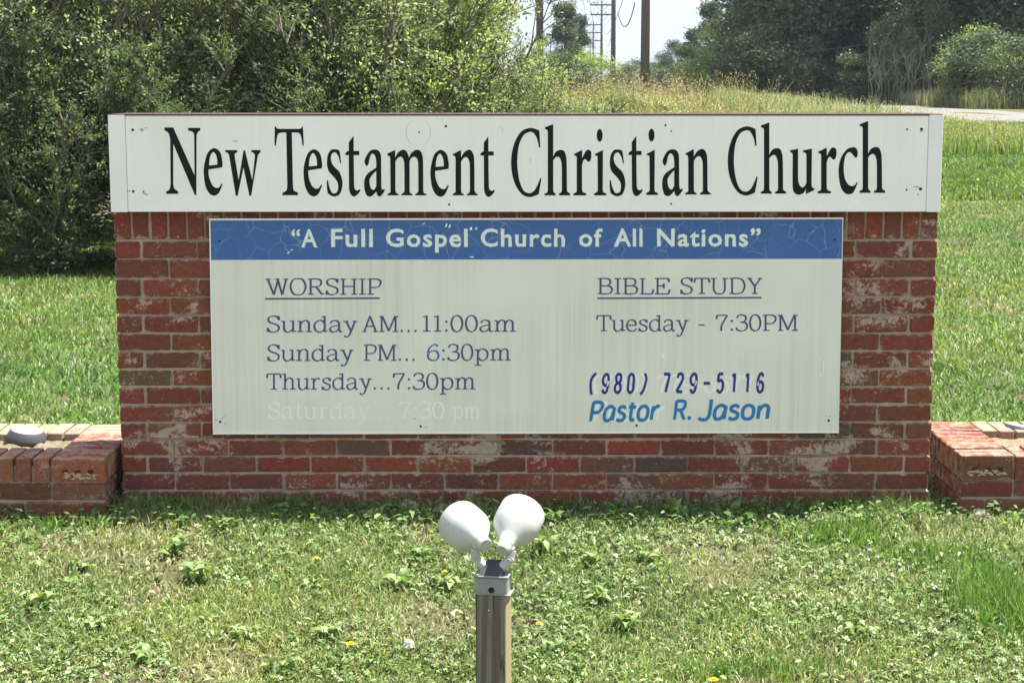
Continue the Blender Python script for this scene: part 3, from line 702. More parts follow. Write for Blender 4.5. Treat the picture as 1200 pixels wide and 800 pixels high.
write('Pastor', UG, 695, 778, 492.6, 22, M_ghost, nb_, YT, thick=.14, uniform=True, shear=.14, name='ghost_letter', th=.0003)
write('(980)', UG, 689.5, 757.5, 460.2, 22.4, M_phone, nb_, YT, thick=.165, uniform=True, shear=.08, gap=.36, th=.0008)
write('729-5116', UG, 776, 895, 459.7, 22.4, M_phone, nb_, YT, thick=.165, uniform=True, shear=.06, gap=.40, th=.0008)
write('Pastor', UG, 689.5, 771, 493.3, 23, M_teal, nb_, YT, thick=.175, uniform=True, shear=.16, gap=.045, th=.0009, ystep=-1.5)
write('R.', UG, 788, 812, 491.3, 22.5, M_teal, nb_, YT, thick=.175, uniform=True, shear=.12, gap=.04, th=.0009)
write('Jason', UG, 818.5, 902, 491.5, 22.5, M_teal, nb_, YT, thick=.175, uniform=True, shear=.14, gap=.045, th=.0009, ystep=-1)
# header in the built-in sans
def font_word(text, x0, x1, ybase, cap, par, yy, m):
    cu = bpy.data.curves.new('t', 'FONT'); cu.body = text; cu.size = 1; cu.offset = .022; cu.resolution_u = 3; cu.space_character = 1.12; cu.extrude = 0
    to = bpy.data.objects.new('t', cu); COL.objects.link(to); bpy.context.view_layer.update()
    me0 = bpy.data.meshes.new_from_object(to.evaluated_get(bpy.context.evaluated_depsgraph_get()))
    V = np.array([v.co[:] for v in me0.vertices]); F = [list(p.vertices) for p in me0.polygons]
    bpy.data.objects.remove(to); bpy.data.meshes.remove(me0)
    a, b_ = V[:, 0].min(), V[:, 0].max()
    k = cap/.73
    P = [onY(x0+(v[0]-a)/(b_-a)*(x1-x0)+.25*math.sin(v[1]*31+v[0]*17), ybase-v[1]*k+.25*math.sin(v[0]*23+v[1]*9), yy-.0007) for v in V]
    # one object per letter: split into connected islands grouped by x overlap
    par_ = list(range(len(V)))
    def find(i):
        while par_[i] != i: par_[i] = par_[par_[i]]; i = par_[i]
        return i
    for f_ in F:
        for q in f_[1:]: par_[find(q)] = find(f_[0])
    isl = {}
    for fi, f_ in enumerate(F): isl.setdefault(find(f_[0]), []).append(fi)
    grp = []
    for k_, fs in isl.items():
        xs = [V[q][0] for fi in fs for q in F[fi]]; grp.append([min(xs), max(xs), fs])
    grp.sort(); mer = []
    for g_ in grp:
        if mer and g_[0] < mer[-1][1]-.04: mer[-1][1] = max(mer[-1][1], g_[1]); mer[-1][2] += g_[2]
        else: mer.append(g_)
    for g_ in mer:
        used = sorted({q for fi in g_[2] for q in F[fi]}); ix = {q: i for i, q in enumerate(used)}
        local(obj('letter', mesh('letter', [P[q] for q in used], [[ix[q] for q in F[fi]] for fi in g_[2]], m), par))
for tx, a, b_, yb in (('“A', 341.5, 372, 289.3), ('Full', 388, 437, 288.8), ('Gospel', 452.5, 548, 288.7), ('Church', 563.5, 662, 288.5), ('of', 678.5, 706, 288.4), ('All', 719.5, 753, 288.3), ('Nations”', 770, 891.5, 288.2)):
    font_word(tx, a, b_, yb, 21.3, nb_, YN-.0006, M_cream)

# ------------------------------------------------------------------ planters
rowX = variants('cap_brick_x', .196, .0585, .093, M_brick_top, 5)
rowY = variants('cap_brick_y', .0585, .196, .093, M_brick_top, 5)
strX = variants('planter_brick', .1945, .092, .0575, M_brick_top, 6)
strY = variants('planter_brick_turned', .092, .1945, .0575, M_brick_top, 4)
PT = [(.25, .085, .052), (.22, .075, .048), (.28, .10, .062), (.20, .085, .058), (.30, .12, .075)]
M_corehole = flat('core_hole', (.05, .032, .025), .95, .1, .5, 200)
M_soil2 = flat('planter_soil', (.20, .16, .11), .95, .1, .4, 40)
def planter(side, xe, y0, label, rzo):
    """side -1: to the left of the wall, xe = edge next to the wall"""
    root = empty('brick_planter', (xe, y0, 0), rzo, label=label, cat='planter')
    s = side; zt = .226; zc = zt-.0465
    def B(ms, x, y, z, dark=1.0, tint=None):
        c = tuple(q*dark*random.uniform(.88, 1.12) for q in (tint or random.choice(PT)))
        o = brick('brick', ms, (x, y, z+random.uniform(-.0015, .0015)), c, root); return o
    n = 10; Lx = 5
    for k in range(n):             # side leg: brick on edge running in x
        B(rowX, s*.099, .030+k*.0665, zc, 1, (.33, .24, .15) if k >= 7 and side < 0 else None)
    ye = .030+(n-1)*.0665
    for k in range(13):
        x = s*(.199+.034+k*.0672)
        B(rowY, x, .099, zc)
        B(rowY, x, ye-.066, zc, 1, (.34, .24, .155) if side < 0 else (.34, .24, .16))
    for cdx, z in ((0, .0972), (1, .0295), (2, -.038)):
        for k in range(Lx):
            xo = .0985+k*.2032+(0 if cdx % 2 == 0 else .1016)
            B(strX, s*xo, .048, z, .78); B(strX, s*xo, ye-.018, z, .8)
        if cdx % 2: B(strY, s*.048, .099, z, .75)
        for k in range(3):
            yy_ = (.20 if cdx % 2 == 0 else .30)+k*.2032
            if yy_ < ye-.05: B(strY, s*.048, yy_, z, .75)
    parts = [xf(box_vf(1.05, .075, .24), Matrix.Translation((s*.535, .052, .075))), xf(box_vf(1.05, .075, .24), Matrix.Translation((s*.535, ye-.02, .075))), xf(box_vf(.075, ye-.12, .24), Matrix.Translation((s*.052, ye/2+.018, .075)))]
    parts += [xf(box_vf(.90, .16, .12), Matrix.Translation((s*.66, .100, .135))), xf(box_vf(.90, .16, .12), Matrix.Translation((s*.66, ye-.066, .135))), xf(box_vf(.16, ye-.04, .118), Matrix.Translation((s*.101, ye/2, .136)))]
    V, F = join(parts); obj('mortar', mesh('mortar', V, F, M_mortar), root)
    g = np.linspace(0, 1, 14); VV = []; FF = []
    for j in range(14):
        for i in range(30):
            VV.append((s*(.19+i*.03), .19+g[j]*(ye-.066-.09-.19), .185+.02*random.random()))
    for j in range(13):
        for i in range(29):
            a = j*30+i; FF.append([a, a+1, a+31, a+30] if s > 0 else [a, a+30, a+31, a+1])
    obj('soil', mesh('soil', VV, FF, M_soil2), root)
    return root
pl = planter(-1, onZ(122.5, 537, .226)[0], onZ(122.5, 537, .226)[1], 'low brick planter bed left of the sign wall, part in its shadow', 0)
pr = planter(1, onZ(1126.5, 533.5, .226)[0], onZ(1126.5, 533.5, .226)[1], 'low brick planter bed right of the sign wall with sunlit orange top', 0)
# core holes on the corner bricks (three cores showing on the bed face), as shallow parts
def core_holes(root, s):
    V = []; F = []
    for k in range(3):
        cx = s*(.052+k*.047); cz = .176+random.uniform(-.003, .003)
        b_ = blob(cx, cz, .013, .007, .2, 12, .3); n0 = len(V); V += [(x, -.0012, z) for x, z in b_]; F.append(list(range(n0, n0+12)))
    o = obj('core_holes', mesh('core_holes', V, F, M_corehole), root); o['kind'] = 'stuff'
    V = []; F = []
    for k in range(26):
        cx = s*random.uniform(.03, .165); cz = random.uniform(.150, .172); b_ = blob(cx, cz, random.uniform(.003, .011), random.uniform(.002, .005), random.uniform(-.5, .5), 9, .4); n0 = len(V)
        V += [(x, -.0018-k*.00005, z) for x, z in b_]; F.append(list(range(n0, n0+9)))
    o = obj('mortar_smear', mesh('mortar_smear', V, F, M_mortar), root); o['kind'] = 'stuff'
core_holes(pl, -1); core_holes(pr, 1)
# buried light cans inside the planters
def can(px, py, wpx, label, z0, lean):
    p = onZ(px, py, z0); d = p[1]-CAM[1]; r = wpx/2*d/FPX*1.02
    root = empty('ground_light', (p[0], p[1], z0), .3, label=label, cat='light')
    root.rotation_euler = (R_(lean), R_(8), 0)
    V, F = lathe_vf([(0, 0), (r*1.16, 0), (r*1.12, .015), (r*.93, .040), (r*.88, .043)], 20); obj('housing', mesh('housing', V, F, M_hood, True), root)
    V, F = lathe_vf([(0, .042), (r*.6, .0435), (r*.86, .0435), (r*.885, .040)], 20); obj('lens', mesh('lens', V, F, M_glass), root)
can(31, 516, 42, 'round black ground light with pale lens at the left end of the left planter', .20, 3)
can(1196, 511, 40, 'dark round ground light inside the right planter at the photo edge', .185, -4)

# ------------------------------------------------------------------ floodlight post
pp = onY(577.5, 697, -1.50); zp = pp[2]
PX, PY = pp[0]+.002, -1.46
RZ = R_(-11)
post = empty('floodlight_post', (PX, PY, Gs(PX, PY)), RZ, label='wooden post topped by a grey box with two white floodlights in front of the sign', cat='floodlight')
zt = zp-Gs(PX, PY)
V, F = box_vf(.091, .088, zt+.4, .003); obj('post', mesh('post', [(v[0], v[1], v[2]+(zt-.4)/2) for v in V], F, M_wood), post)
V, F = box_vf(.097, .060, .052, .004); jb = obj('junction_box', mesh('junction_box', [(v[0], v[1]-.012, v[2]+zt+.0265) for v in V], F, M_gbox), post)
V, F = box_vf(.104, .066, .006, .002); obj('cover_lip', mesh('cover_lip', [(v[0], v[1]-.012, v[2]+zt+.055) for v in V], F, M_gbox), jb)
V, F = box_vf(.116, .072, .003, .001); obj('mounting_flange', mesh('mounting_flange', [(v[0], v[1]-.008, v[2]+zt+.0018) for v in V], F, M_gbox), jb)
hv = [(-.034, -.040, .0585), (.034, -.040, .0585), (.034, .02, .0585), (-.034, .02, .0585), (-.019, -.010, .091), (.019, -.010, .091), (.019, .018, .091), (-.019, .018, .091)]
obj('hood', mesh('hood', [(a*1.1, b_, c+zt+.001) for a, b_, c in hv], [[0, 3, 2, 1], [4, 5, 6, 7], [0, 1, 5, 4], [1, 2, 6, 5], [2, 3, 7, 6], [3, 0, 4, 7]], M_hood), post)
Mx = Matrix.Translation((0.002, -.0425, zt+.016)) @ Matrix.Rotation(math.pi/2, 4, 'X')
obj('knockout_ring', mesh('knockout_ring', *xf(lathe_vf([(.0001, -.001), (.0095, -.001), (.0095, .0016), (.0125, .0014), (.013, -.002)], 18), Mx), M_gbox), jb)
obj('knockout_hole', mesh('knockout_hole', *xf(lathe_vf([(.0001, .0004), (.0093, .0004)], 18), Mx), M_hole), jb)
V, F = box_vf(.003, .001, .003); obj('staple', mesh('staple', [(v[0]-.006, v[1]-.0446, v[2]+zt-.045) for v in V], F, M_chip), post)
def flood(cap_px, dome_px, elev, ycap):
    P = onY(cap_px[0], cap_px[1], ycap); Q = onY(dome_px[0], dome_px[1], ycap+.118)
    Minv = (Matrix.Translation(post.location) @ Matrix.Rotation(RZ, 4, 'Z')).inverted()
    P = Minv @ Vector(P); Q = Minv @ Vector(Q); ax = (Q-P).normalized()
    Mt = Matrix.Translation(P) @ ax.to_track_quat('Z', 'Y').to_matrix().to_4x4()
    prof = [(.0185, 0), (.0205, .003), (.0218, .010), (.0222, .026), (.0255, .034), (.0275, .044), (.036, .056), (.049, .072), (.061, .090), (.0685, .110), (.070, .135), (.0695, .176), (.068, .179), (.066, .176), (.064, .15)]
    lam = obj('lamp_head', mesh('lamp_head', *xf(lathe_vf(prof, 48), Mt), M_lamp, True), post)
    obj('neck_seam', mesh('neck_seam', *xf(lathe_vf([(.0222, .0255), (.0236, .0262), (.0236, .0282), (.0222, .029)], 32), Mt), M_lamp), lam)
    obj('rear_cap', mesh('rear_cap', *xf(lathe_vf([(.0001, -.0015), (.0180, -.0015), (.0188, .001)], 28), Mt), M_disk), lam)
    obj('lamp_glass', mesh('lamp_glass', *xf(lathe_vf([(.0001, .163), (.04, .160), (.0645, .150)], 28), Mt), M_glass, True), lam)
    sgn = 1 if cap_px[0] > 577 else -1
    k = P+ax*.030+Vector((sgn*.018, .0, -.020))
    k2 = Vector((sgn*.052, -.012, zt+.102)); base = Vector((sgn*.021, -.004, zt+.070))
    parts = [tube_vf([base, base+(k2-base)*.35, k2], [.0155, .015, .012], 14), tube_vf([k2-Vector((0, .012, 0)), k2+Vector((0, .012, 0))], .012, 14), tube_vf([k2, k], [.0125, .013], 12), tube_vf([k-Vector((.0, .0, .0)), P+ax*.034], [.013, .016], 14)]
    V, F = join(parts); obj('swivel_arm', mesh('swivel_arm', V, F, M_lamp, False), lam)
    parts = [tube_vf([k2-Vector((0, .014, 0)), k2-Vector((0, .0185, 0))], .0065, 8)]
    V, F = join(parts); obj('arm_screw', mesh('arm_screw', V, F, M_disk), lam)
flood((569.3, 638.5), (545.5, 618), 8, -1.50)
flood((588.5, 644.5), (608, 608.5), 25, -1.50)

# ------------------------------------------------------------------ grass
def tri_blades(P, h, wd, lean, az, face, col, name, m, dry=None):
    """P (n,3) roots; 5 vertices, 3 triangles a blade; curved over by lean"""
    n = len(P)
    side = np.stack([np.cos(face), np.sin(face), np.zeros(n)], -1)
    ld = np.stack([np.cos(az), np.sin(az), np.zeros(n)], -1)
    up = np.array([0, 0, 1.0])
    m1 = P+up*(h*.55*np.cos(lean*.5))[:, None]+ld*(h*.5*np.sin(lean*.5))[:, None]
    tp = m1+up*(h*.45*np.cos(lean*1.25))[:, None]+ld*(h*.5*np.sin(lean*1.25))[:, None]
    w2 = (wd/2)[:, None]
    V = np.stack([P-side*w2, P+side*w2, m1+side*w2*.85, m1-side*w2*.85, tp], 1).reshape(-1, 3)
    b_ = np.arange(n)[:, None]*5
    F = np.concatenate([b_+np.array([[0, 1, 2]]), b_+np.array([[0, 2, 3]]), b_+np.array([[3, 2, 4]])], 1).reshape(-1, 3)
    T = np.repeat(col, 5, 0)
    return mesh(name, V, F, m, False, T)
def gcol(n, cols, wts, var=.38):
    c = np.array(cols)[rng.choice(len(cols), n, p=np.array(wts)/sum(wts))]
    return c*(1+rng.uniform(-var, var, (n, 1)))
def vnoise(x, y, s, seed):
    r = np.random.default_rng(seed); T = r.random((64, 64)); u = x/s+500; v = y/s+500
    i = np.floor(u).astype(int); j = np.floor(v).astype(int); fu = u-i; fv = v-j; fu = fu*fu*(3-2*fu); fv = fv*fv*(3-2*fv)
    g = lambda a, b_: T[a % 64, b_ % 64]
    return (g(i, j)*(1-fu)+g(i+1, j)*fu)*(1-fv)+(g(i, j+1)*(1-fu)+g(i+1, j+1)*fu)*fv
GRN = [(.165, .235, .065), (.115, .18, .048), (.215, .28, .095), (.31, .285, .15), (.245, .30, .12)]
def in_block(x, y):
    b_ = (np.abs(x) < 1.53) & (y > -.002) & (y < .2)
    b_ |= (x < pl.location.x) & (x > -2.7) & (y > pl.location.y) & (y < pl.location.y+.66)
    b_ |= (x > pr.location.x) & (x < 2.8) & (y > pr.location.y) & (y < pr.location.y+.66)
    b_ |= (np.abs(x-PX) < .05) & (np.abs(y-PY) < .05)
    return b_
def lawn(name, n, xf_, yr, h, wd, label, power=1.0, cols=GRN, wts=(5, 5, 4, 2, 3), leanr=(.3, 1.5), dens=True):
    y = yr[0]+(yr[1]-yr[0])*rng.random(n)**power
    lo, hi = xf_(y); x = lo+(hi-lo)*rng.random(n)
    k = ~in_block(x, y); dry = vnoise(x, y, .33, 3)*.6+vnoise(x, y, .12, 4)*.4
    if dens: k &= rng.random(n) > np.clip((dry-.58)*3.0, 0, .7)
    x, y, dry = x[k], y[k], dry[k]; n = len(x)
    tall = vnoise(x, y, .22, 8)*.6+vnoise(x, y, .5, 9)*.4
    hh = rng.uniform(h[0], h[1], n)*(.55+.9*tall)
    P = np.stack([x, y, G(x, y)-.004], -1)
    c = gcol(n, cols, wts)
    dm = (rng.random(n) < np.clip((dry-(.45 if yr[0] < 0 else .60))*1.8, .06 if yr[0] < 0 else .02, .75))
    c[dm] = gcol(int(dm.sum()), [(.36, .31, .19), (.28, .22, .13), (.44, .40, .27)], (3, 2, 2))
    hue = (vnoise(x, y, .9, 21)*.5+vnoise(x, y, 2.7, 22)*.5)[:, None]; c = c*(1+np.array([.34, .16, .05])*(hue-.5)*2)*(.8+.4*vnoise(x, y, .16, 23)[:, None])
    hh[dm] *= .7
    me = tri_blades(P, hh, rng.uniform(wd[0], wd[1], n), rng.uniform(leanr[0], leanr[1], n), rng.uniform(0, 6.283, n), rng.uniform(-.9, .9, n), c, name, M_grass)
    return tag(obj(name, me), label, 'grass', kind='stuff')
lawn('front_lawn_grass', 230000, lambda y: (-.36*(y+6.6)-.35, .36*(y+6.6)+.35), (-2.6, .22), (.018, .052), (.0026, .0058), 'short uneven sunlit grass in front of the brick wall', .9, GRN, (4, 5, 4, 3, 4), (.5, 1.75))
lawn('wall_foot_grass', 3000, lambda y: (-1.75+0*y, 1.8+0*y), (-.12, -.01), (.03, .085), (.002, .0045), 'longer darker grass tufts along the foot of the brick wall', 1, GRN[:2]+[(.09, .15, .035)], (3, 4, 3), (.1, 1.0), False)
BG = [(.108, .182, .042), (.082, .150, .034), (.150, .225, .062), (.200, .262, .085), (.130, .205, .045)]
lawn('rear_lawn_grass', 210000, lambda y: (-.36*(y+6.5)-.3, .36*(y+6.5)+.8), (.2, 13.5), (.04, .09), (.006, .011), 'bright mown lawn behind the wall', 1.0, BG, (6, 4, 5, 2, 5), (.5, 1.7))
lawn('far_lawn_grass', 130000, lambda y: (1.0+0*y, .33*(y+6.5)+1.5), (13.5, 33), (.07, .14), (.012, .024), 'bright green lawn rising towards the road', 1.0, BG, (5, 4, 5, 2, 4), (.3, 1.1))
def tuft(name, cx, cy, rx, ry, n, h, wd, label, cols, wts, lean=(.1, .8)):
    x = cx+rx*rng.normal(0, .5, n); y = cy+ry*rng.normal(0, .5, n)
    k = ~in_block(x, y); x, y = x[k], y[k]; n = len(x)
    me = tri_blades(np.stack([x, y, G(x, y)-.005], -1), rng.uniform(h[0], h[1], n), rng.uniform(wd[0], wd[1], n), rng.uniform(lean[0], lean[1], n), rng.uniform(0, 6.283, n), rng.uniform(-.9, .9, n), gcol(n, cols, wts), name, M_grass)
    return tag(obj(name, me), label, 'grass', kind='stuff')
def gp(px, py):
    z = 0
    for _ in range(12): p = onZ(px, py, z); z = Gs(p[0], p[1])
    return p[0], p[1], z
G2 = [(.10, .20, .035), (.14, .25, .05), (.19, .30, .08), (.33, .33, .17)]
for px, py, rx, ry, n, lab in ((1180, 715, .16, .22, 1700, 'tall dark green grass clump at the lower right corner'), (1090, 660, .20, .10, 500, 'loose long grass between the clover and the right planter'), (985, 632, .18, .08, 700, 'bright long grass tuft below the right end of the wall'), (60, 622, .2, .04, 130, 'straggly dry grass under the left planter'), (200, 600, .12, .05, 260, 'dark grass tuft at the left foot of the wall'), (880, 790, .3, .07, 500, 'fresh grass patch at the bottom edge right of the post')):
    x, y, z = gp(px, py); tuft('grass_clump', x, y, rx, ry, n, (.04, .135) if n > 1500 else (.02, .085), (.003, .006), lab, G2, (4, 4, 3, 1))
# clover carpet: small round leaflets lying among the blades
def clover(n, label):
    y = -2.5+2.4*rng.random(n); x = (-.36*(y+6.6)-.2)+(.72*(y+6.6)+.4)*rng.random(n)
    k = (vnoise(x, y, .3, 31) > .42) & ~in_block(x, y); x, y = x[k], y[k]; n = len(x)
    zz = G(x, y)+rng.uniform(.008, .035, n); V = []; F = []; T = []
    r = rng.uniform(.004, .0085, n); a0 = rng.uniform(0, 6.28, n)
    Vs = []
    tilt = rng.normal(0, .35, (n, 2))
    for j in range(3):
        ca, sa = np.cos(a0+j*2.094), np.sin(a0+j*2.094)
        for (u, v) in ((0.1, 0), (.9, .75), (1.5, 0), (.9, -.75)):
            dx = (ca*u-sa*v)*r; dy = (sa*u+ca*v)*r
            Vs.append(np.stack([x+dx, y+dy, zz+dx*tilt[:, 0]+dy*tilt[:, 1]], -1))
    V = np.stack(Vs, 1).reshape(-1, 3)
    b_ = np.arange(n)[:, None]*12
    F = np.concatenate([b_+np.array([[0, 1, 2, 3]])+4*j for j in range(3)], 1).reshape(-1, 4)
    T = np.repeat(gcol(n, [(.15, .24, .07), (.22, .31, .12), (.11, .19, .05)], (3, 2, 2)), 12, 0)
    tag(obj('clover_carpet', mesh('clover_carpet', V, F, M_weed, False, T)), label, 'clover', kind='stuff')
clover(26000, 'low clover leaves mixed into the front lawn')
# straw litter
n = 9000; y = -2.5+2.5*rng.random(n); x = (-.36*(y+6.6)-.2)+(.72*(y+6.6)+.4)*rng.random(n)
k = (vnoise(x, y, .33, 3)*.6+vnoise(x, y, .12, 4)*.4 > .42) & ~in_block(x, y); x, y = x[k], y[k]; n = len(x)
me = tri_blades(np.stack([x, y, G(x, y)+rng.uniform(.002, .02, n)], -1), rng.uniform(.02, .06, n), rng.uniform(.0015, .003, n), np.full(n, 1.45)+rng.uniform(-.15, .1, n), rng.uniform(0, 6.283, n), rng.uniform(0, 6.283, n), gcol(n, [(.42, .37, .25), (.33, .27, .17), (.5, .46, .35)], (3, 2, 2)), 'straw', M_grass)
tag(obj('dry_thatch', me), 'dry straw coloured grass clippings lying in the bare spots', 'grass', kind='stuff')

# broad flat leaves of plantain, dock and dandelion all through the turf
def groundleaves(name, n, label, yr=(-2.5, -.12), thr=.5, ln=(.010, .034), zz=(.010, .036), cols=((.20, .28, .09), (.26, .33, .14), (.15, .22, .06), (.34, .38, .20)), wts=(4, 3, 4, 1.5), seed=51):
    y = yr[0]+(yr[1]-yr[0])*rng.random(n); x = (-.36*(y+6.6)-.25)+(.72*(y+6.6)+.5)*rng.random(n)
    d = vnoise(x, y, .17, seed)*.6+vnoise(x, y, .45, seed+1)*.4
    k = (d > thr-rng.random(n)*.12) & ~in_block(x, y); x, y = x[k], y[k]; n = len(x)
    az = rng.uniform(0, 6.283, n); el = rng.uniform(.0, .75, n); L_ = rng.uniform(ln[0], ln[1], n)
    d = np.stack([np.cos(az)*np.cos(el), np.sin(az)*np.cos(el), np.sin(el)], -1)
    s_ = np.stack([-np.sin(az), np.cos(az), rng.normal(0, .3, n)], -1); s_ /= np.linalg.norm(s_, axis=1)[:, None]
    P = np.stack([x, y, G(x, y)+rng.uniform(zz[0], zz[1], n)], -1); w_ = (L_*rng.uniform(.28, .48, n))[:, None]; l = L_[:, None]
    dn = np.array([0, 0, -1.0])
    V = np.stack([P, P+d*l*.35+s_*w_*.42, P+d*l*.72+s_*w_*.45+dn*l*.05, P+d*l*1.0+dn*l*.22, P+d*l*.72-s_*w_*.45+dn*l*.05, P+d*l*.35-s_*w_*.42], 1).reshape(-1, 3)
    b_ = np.arange(n)[:, None]*6; F = np.concatenate([b_+np.array([[0, 1, 4, 5]])*1, b_+np.array([[1, 2, 3, 4]])], 1).reshape(-1, 4)
    tag(obj(name, mesh(name, V, F, M_weed, False, np.repeat(gcol(n, list(cols), wts, .3), 6, 0))), label, 'weeds', kind='stuff')
groundleaves('lawn_weed_leaves', 12000, 'light green plantain and dandelion leaves spread through the front lawn')
groundleaves('wall_foot_weeds', 1500, 'ragged dark leafy weeds along the foot of the wall and planters', (-.30, -.02), .42, (.02, .05), (.010, .055), ((.10, .19, .05), (.16, .25, .07), (.07, .14, .04), (.24, .32, .12)), (4, 3, 3, 1), 61)

# ------------------------------------------------------------------ broadleaf weeds and flowers
def weed_leaf(ln, wd, notch):
    """long leaf along +X, arching, with a mid-rib fold and lobed edge"""
    V = []; F = []; n = 6; col = []
    for i in range(n+1):
        u = i/n; x = ln*u; z = ln*(.34*math.sin(u*2.9)-.10*u*u)
        wv = wd/2*math.sin(math.pi*min(1, .12+u*.9))**.8*(1-.25*notch*(i % 2))
        if i == n: wv = .0008
        V += [(x, -wv, z+wv*.35), (x, 0, z), (x, wv, z+wv*.35)]
        col += [(.19, .275, .09), (.235, .32, .125), (.175, .26, .08)]
    for i in range(n):
        a = 3*i; F += [[a, a+3, a+4, a+1], [a+1, a+4, a+5, a+2]]
    return V, F, col
LV = []
for q, (ln, wd, no) in enumerate(((.062, .030, .7), (.050, .030, .3), (.070, .032, .9), (.040, .028, 0))):
    V, F, c = weed_leaf(ln, wd, no)
    for tn in ((1, 1, 1), (.75, .85, .7), (1.35, 1.2, 1.3)):
        LV.append(mesh('leaf', V, F, M_weed, True, np.array(c)*np.array(tn)))
def weed(px, py, n, sc, label, up=.2):
    x, y, z = gp(px, py); z = Gs(x, y)
    root = empty('broadleaf_weed', (x, y, z), random.uniform(0, 6), label=label, cat='weed')
    root['group'] = 'broadleaf weeds in the front lawn'
    n = int(n*1.8); sc *= .95
    for k in range(n):
        o = obj('leaf', random.choice(LV), root, (0, 0, .004), (random.uniform(-.3, .3), -random.uniform(0, up+.7), k*6.283/n+random.uniform(-.5, .5)), sc*random.uniform(.4, 1.05)); o.location = (random.uniform(-.03, .03), random.uniform(-.03, .03), random.uniform(.002, .014))
WD = [(112, 588, 12, 1.2, 'leafy weed in the gap between left planter and wall', .9), (155, 598, 10, 1.0, 'weed at the left foot of the wall', .7), (222, 612, 9, .9, 'pale leafed weed below the left part of the wall', .5), (262, 622, 9, 1.0, 'weed of yellowish leaves under the first bricks right of the left planter', .4),
      (205, 650, 11, 1.2, 'spreading rosette left in the lawn above a bigger one', .3), (232, 680, 13, 1.4, 'largest pale rosette in the left lawn', .3), (95, 668, 8, .9, 'small weed near the yellow dandelion at far left', .3), (48, 712, 9, 1.0, 'rosette under the leftmost dandelion flower', .3), (118, 735, 8, .9, 'weed low in the left lawn', .3),
      (440, 612, 9, 1.0, 'rosette with light leaves below the middle of the wall, left of the floodlights', .4), (498, 655, 10, 1.0, 'rosette left of the floodlights', .3), (372, 690, 8, .9, 'weed under the dandelion left of the post', .3), (470, 690, 11, 1.1, 'dark rosette between dandelion and post', .3), (520, 690, 10, 1.1, 'rosette touching the left of the post box', .4), (385, 745, 10, 1.1, 'rosette left of the lowest dandelion', .3), (285, 748, 9, 1.0, 'rosette in the lower left lawn by dry grass', .3),
      (648, 612, 11, 1.1, 'weed right of the right floodlight', .5), (640, 650, 12, 1.2, 'yellow green rosette right of the swivel arms', .4), (688, 662, 9, .9, 'rosette beside the small dandelion right of the post', .3), (790, 607, 14, 1.2, 'bushy bright green weed at the wall foot right of centre', 1.0), (862, 600, 10, 1.0, 'pointed leaf weed against the lowest bricks on the right', .9), (765, 660, 9, .9, 'weed under the dandelion right of centre', .3), (735, 738, 11, 1.2, 'rosette right of the post low down', .3), (700, 712, 10, 1.1, 'pale rosette close right of the post', .3),
      (930, 600, 8, .9, 'weed at the wall foot near the right corner', .6), (1010, 745, 8, .9, 'rosette in the dry lower right lawn', .3), (560, 755, 7, .8, 'small weed just left of the post base', .3), (640, 770, 8, .9, 'weed at the bottom right of the post', .3), (330, 790, 9, 1.0, 'weed at the bottom edge left of the post', .3), (170, 775, 9, 1.0, 'rosette at the bottom left', .3)]
for a in WD: weed(a[0], a[1], a[2], a[3], a[4], a[5])
M_yel = flat('dandelion_petal', (.80, .62, .02), .6, .2)
M_stem = flat('flower_stem', (.16, .24, .07), .7, .2)
M_fluff = flat('seed_fluff', (.62, .60, .55), .9, .1)
M_clov = flat('clover_bloom', (.62, .66, .50), .8, .1, .15, 200)
def petal_head(r, n, rings, up, wd):
    V = []; F = []
    for k in range(rings):
        for i in range(n):
            a = 6.283*(i+k*.37)/n; rr = r*(1-.22*k); b0 = len(V); h = .002+.0022*k*up
            ca, sa = math.cos(a), math.sin(a); w2 = wd*rr
            V += [(0, 0, .001+.0015*k), (ca*rr*.6-sa*w2, sa*rr*.6+ca*w2, h), (ca*rr, sa*rr, h*.7+.001), (ca*rr*.6+sa*w2, sa*rr*.6-ca*w2, h)]
            F.append([b0, b0+3, b0+2, b0+1])
    return V, F
def flower(name, cat, px, py, r, h, label, m, kind):
    x, y, z = gp(px, py+h*400*.9); z = Gs(x, y); root = empty(name, (x, y, z), random.uniform(0, 6), label=label, cat=cat)
    V, F = tube_vf([(0, 0, 0), (.001, .001, h*.6), (0, 0, h)], .0012, 5); obj('stem', mesh('stem', V, F, M_stem), root)
    if kind == 'd': V, F = petal_head(r, 16, 4, 1, .17)
    elif kind == 'f':
        V = []; F = []
        for i in range(90):
            u = random.uniform(-1, 1); a = random.uniform(0, 6.283); s_ = math.sqrt(1-u*u); d = Vector((s_*math.cos(a), s_*math.sin(a), u)); q = d.orthogonal().normalized()*.0013; e = d.cross(q)
            b0 = len(V); V += [d*r*.2, d*r+q*1.6, d*r+e*1.6-q]; F.append([b0, b0+1, b0+2])
    else:
        V = []; F = []
        for i in range(44):
            u = random.uniform(-.6, 1); a = random.uniform(0, 6.283); s_ = math.sqrt(1-u*u); d = Vector((s_*math.cos(a), s_*math.sin(a), u)); q = d.orthogonal().normalized()*r*.22; e = d.cross(q)
            b0 = len(V); V += [d*r*.35-q, d*r*.35+q, d*r+q*.6, d*r-q*.6]; F.append([b0, b0+1, b0+2, b0+3])
    obj('flower_head', mesh('flower_head', [(v[0], v[1], v[2]+h) for v in V], F, m), root)
    return root
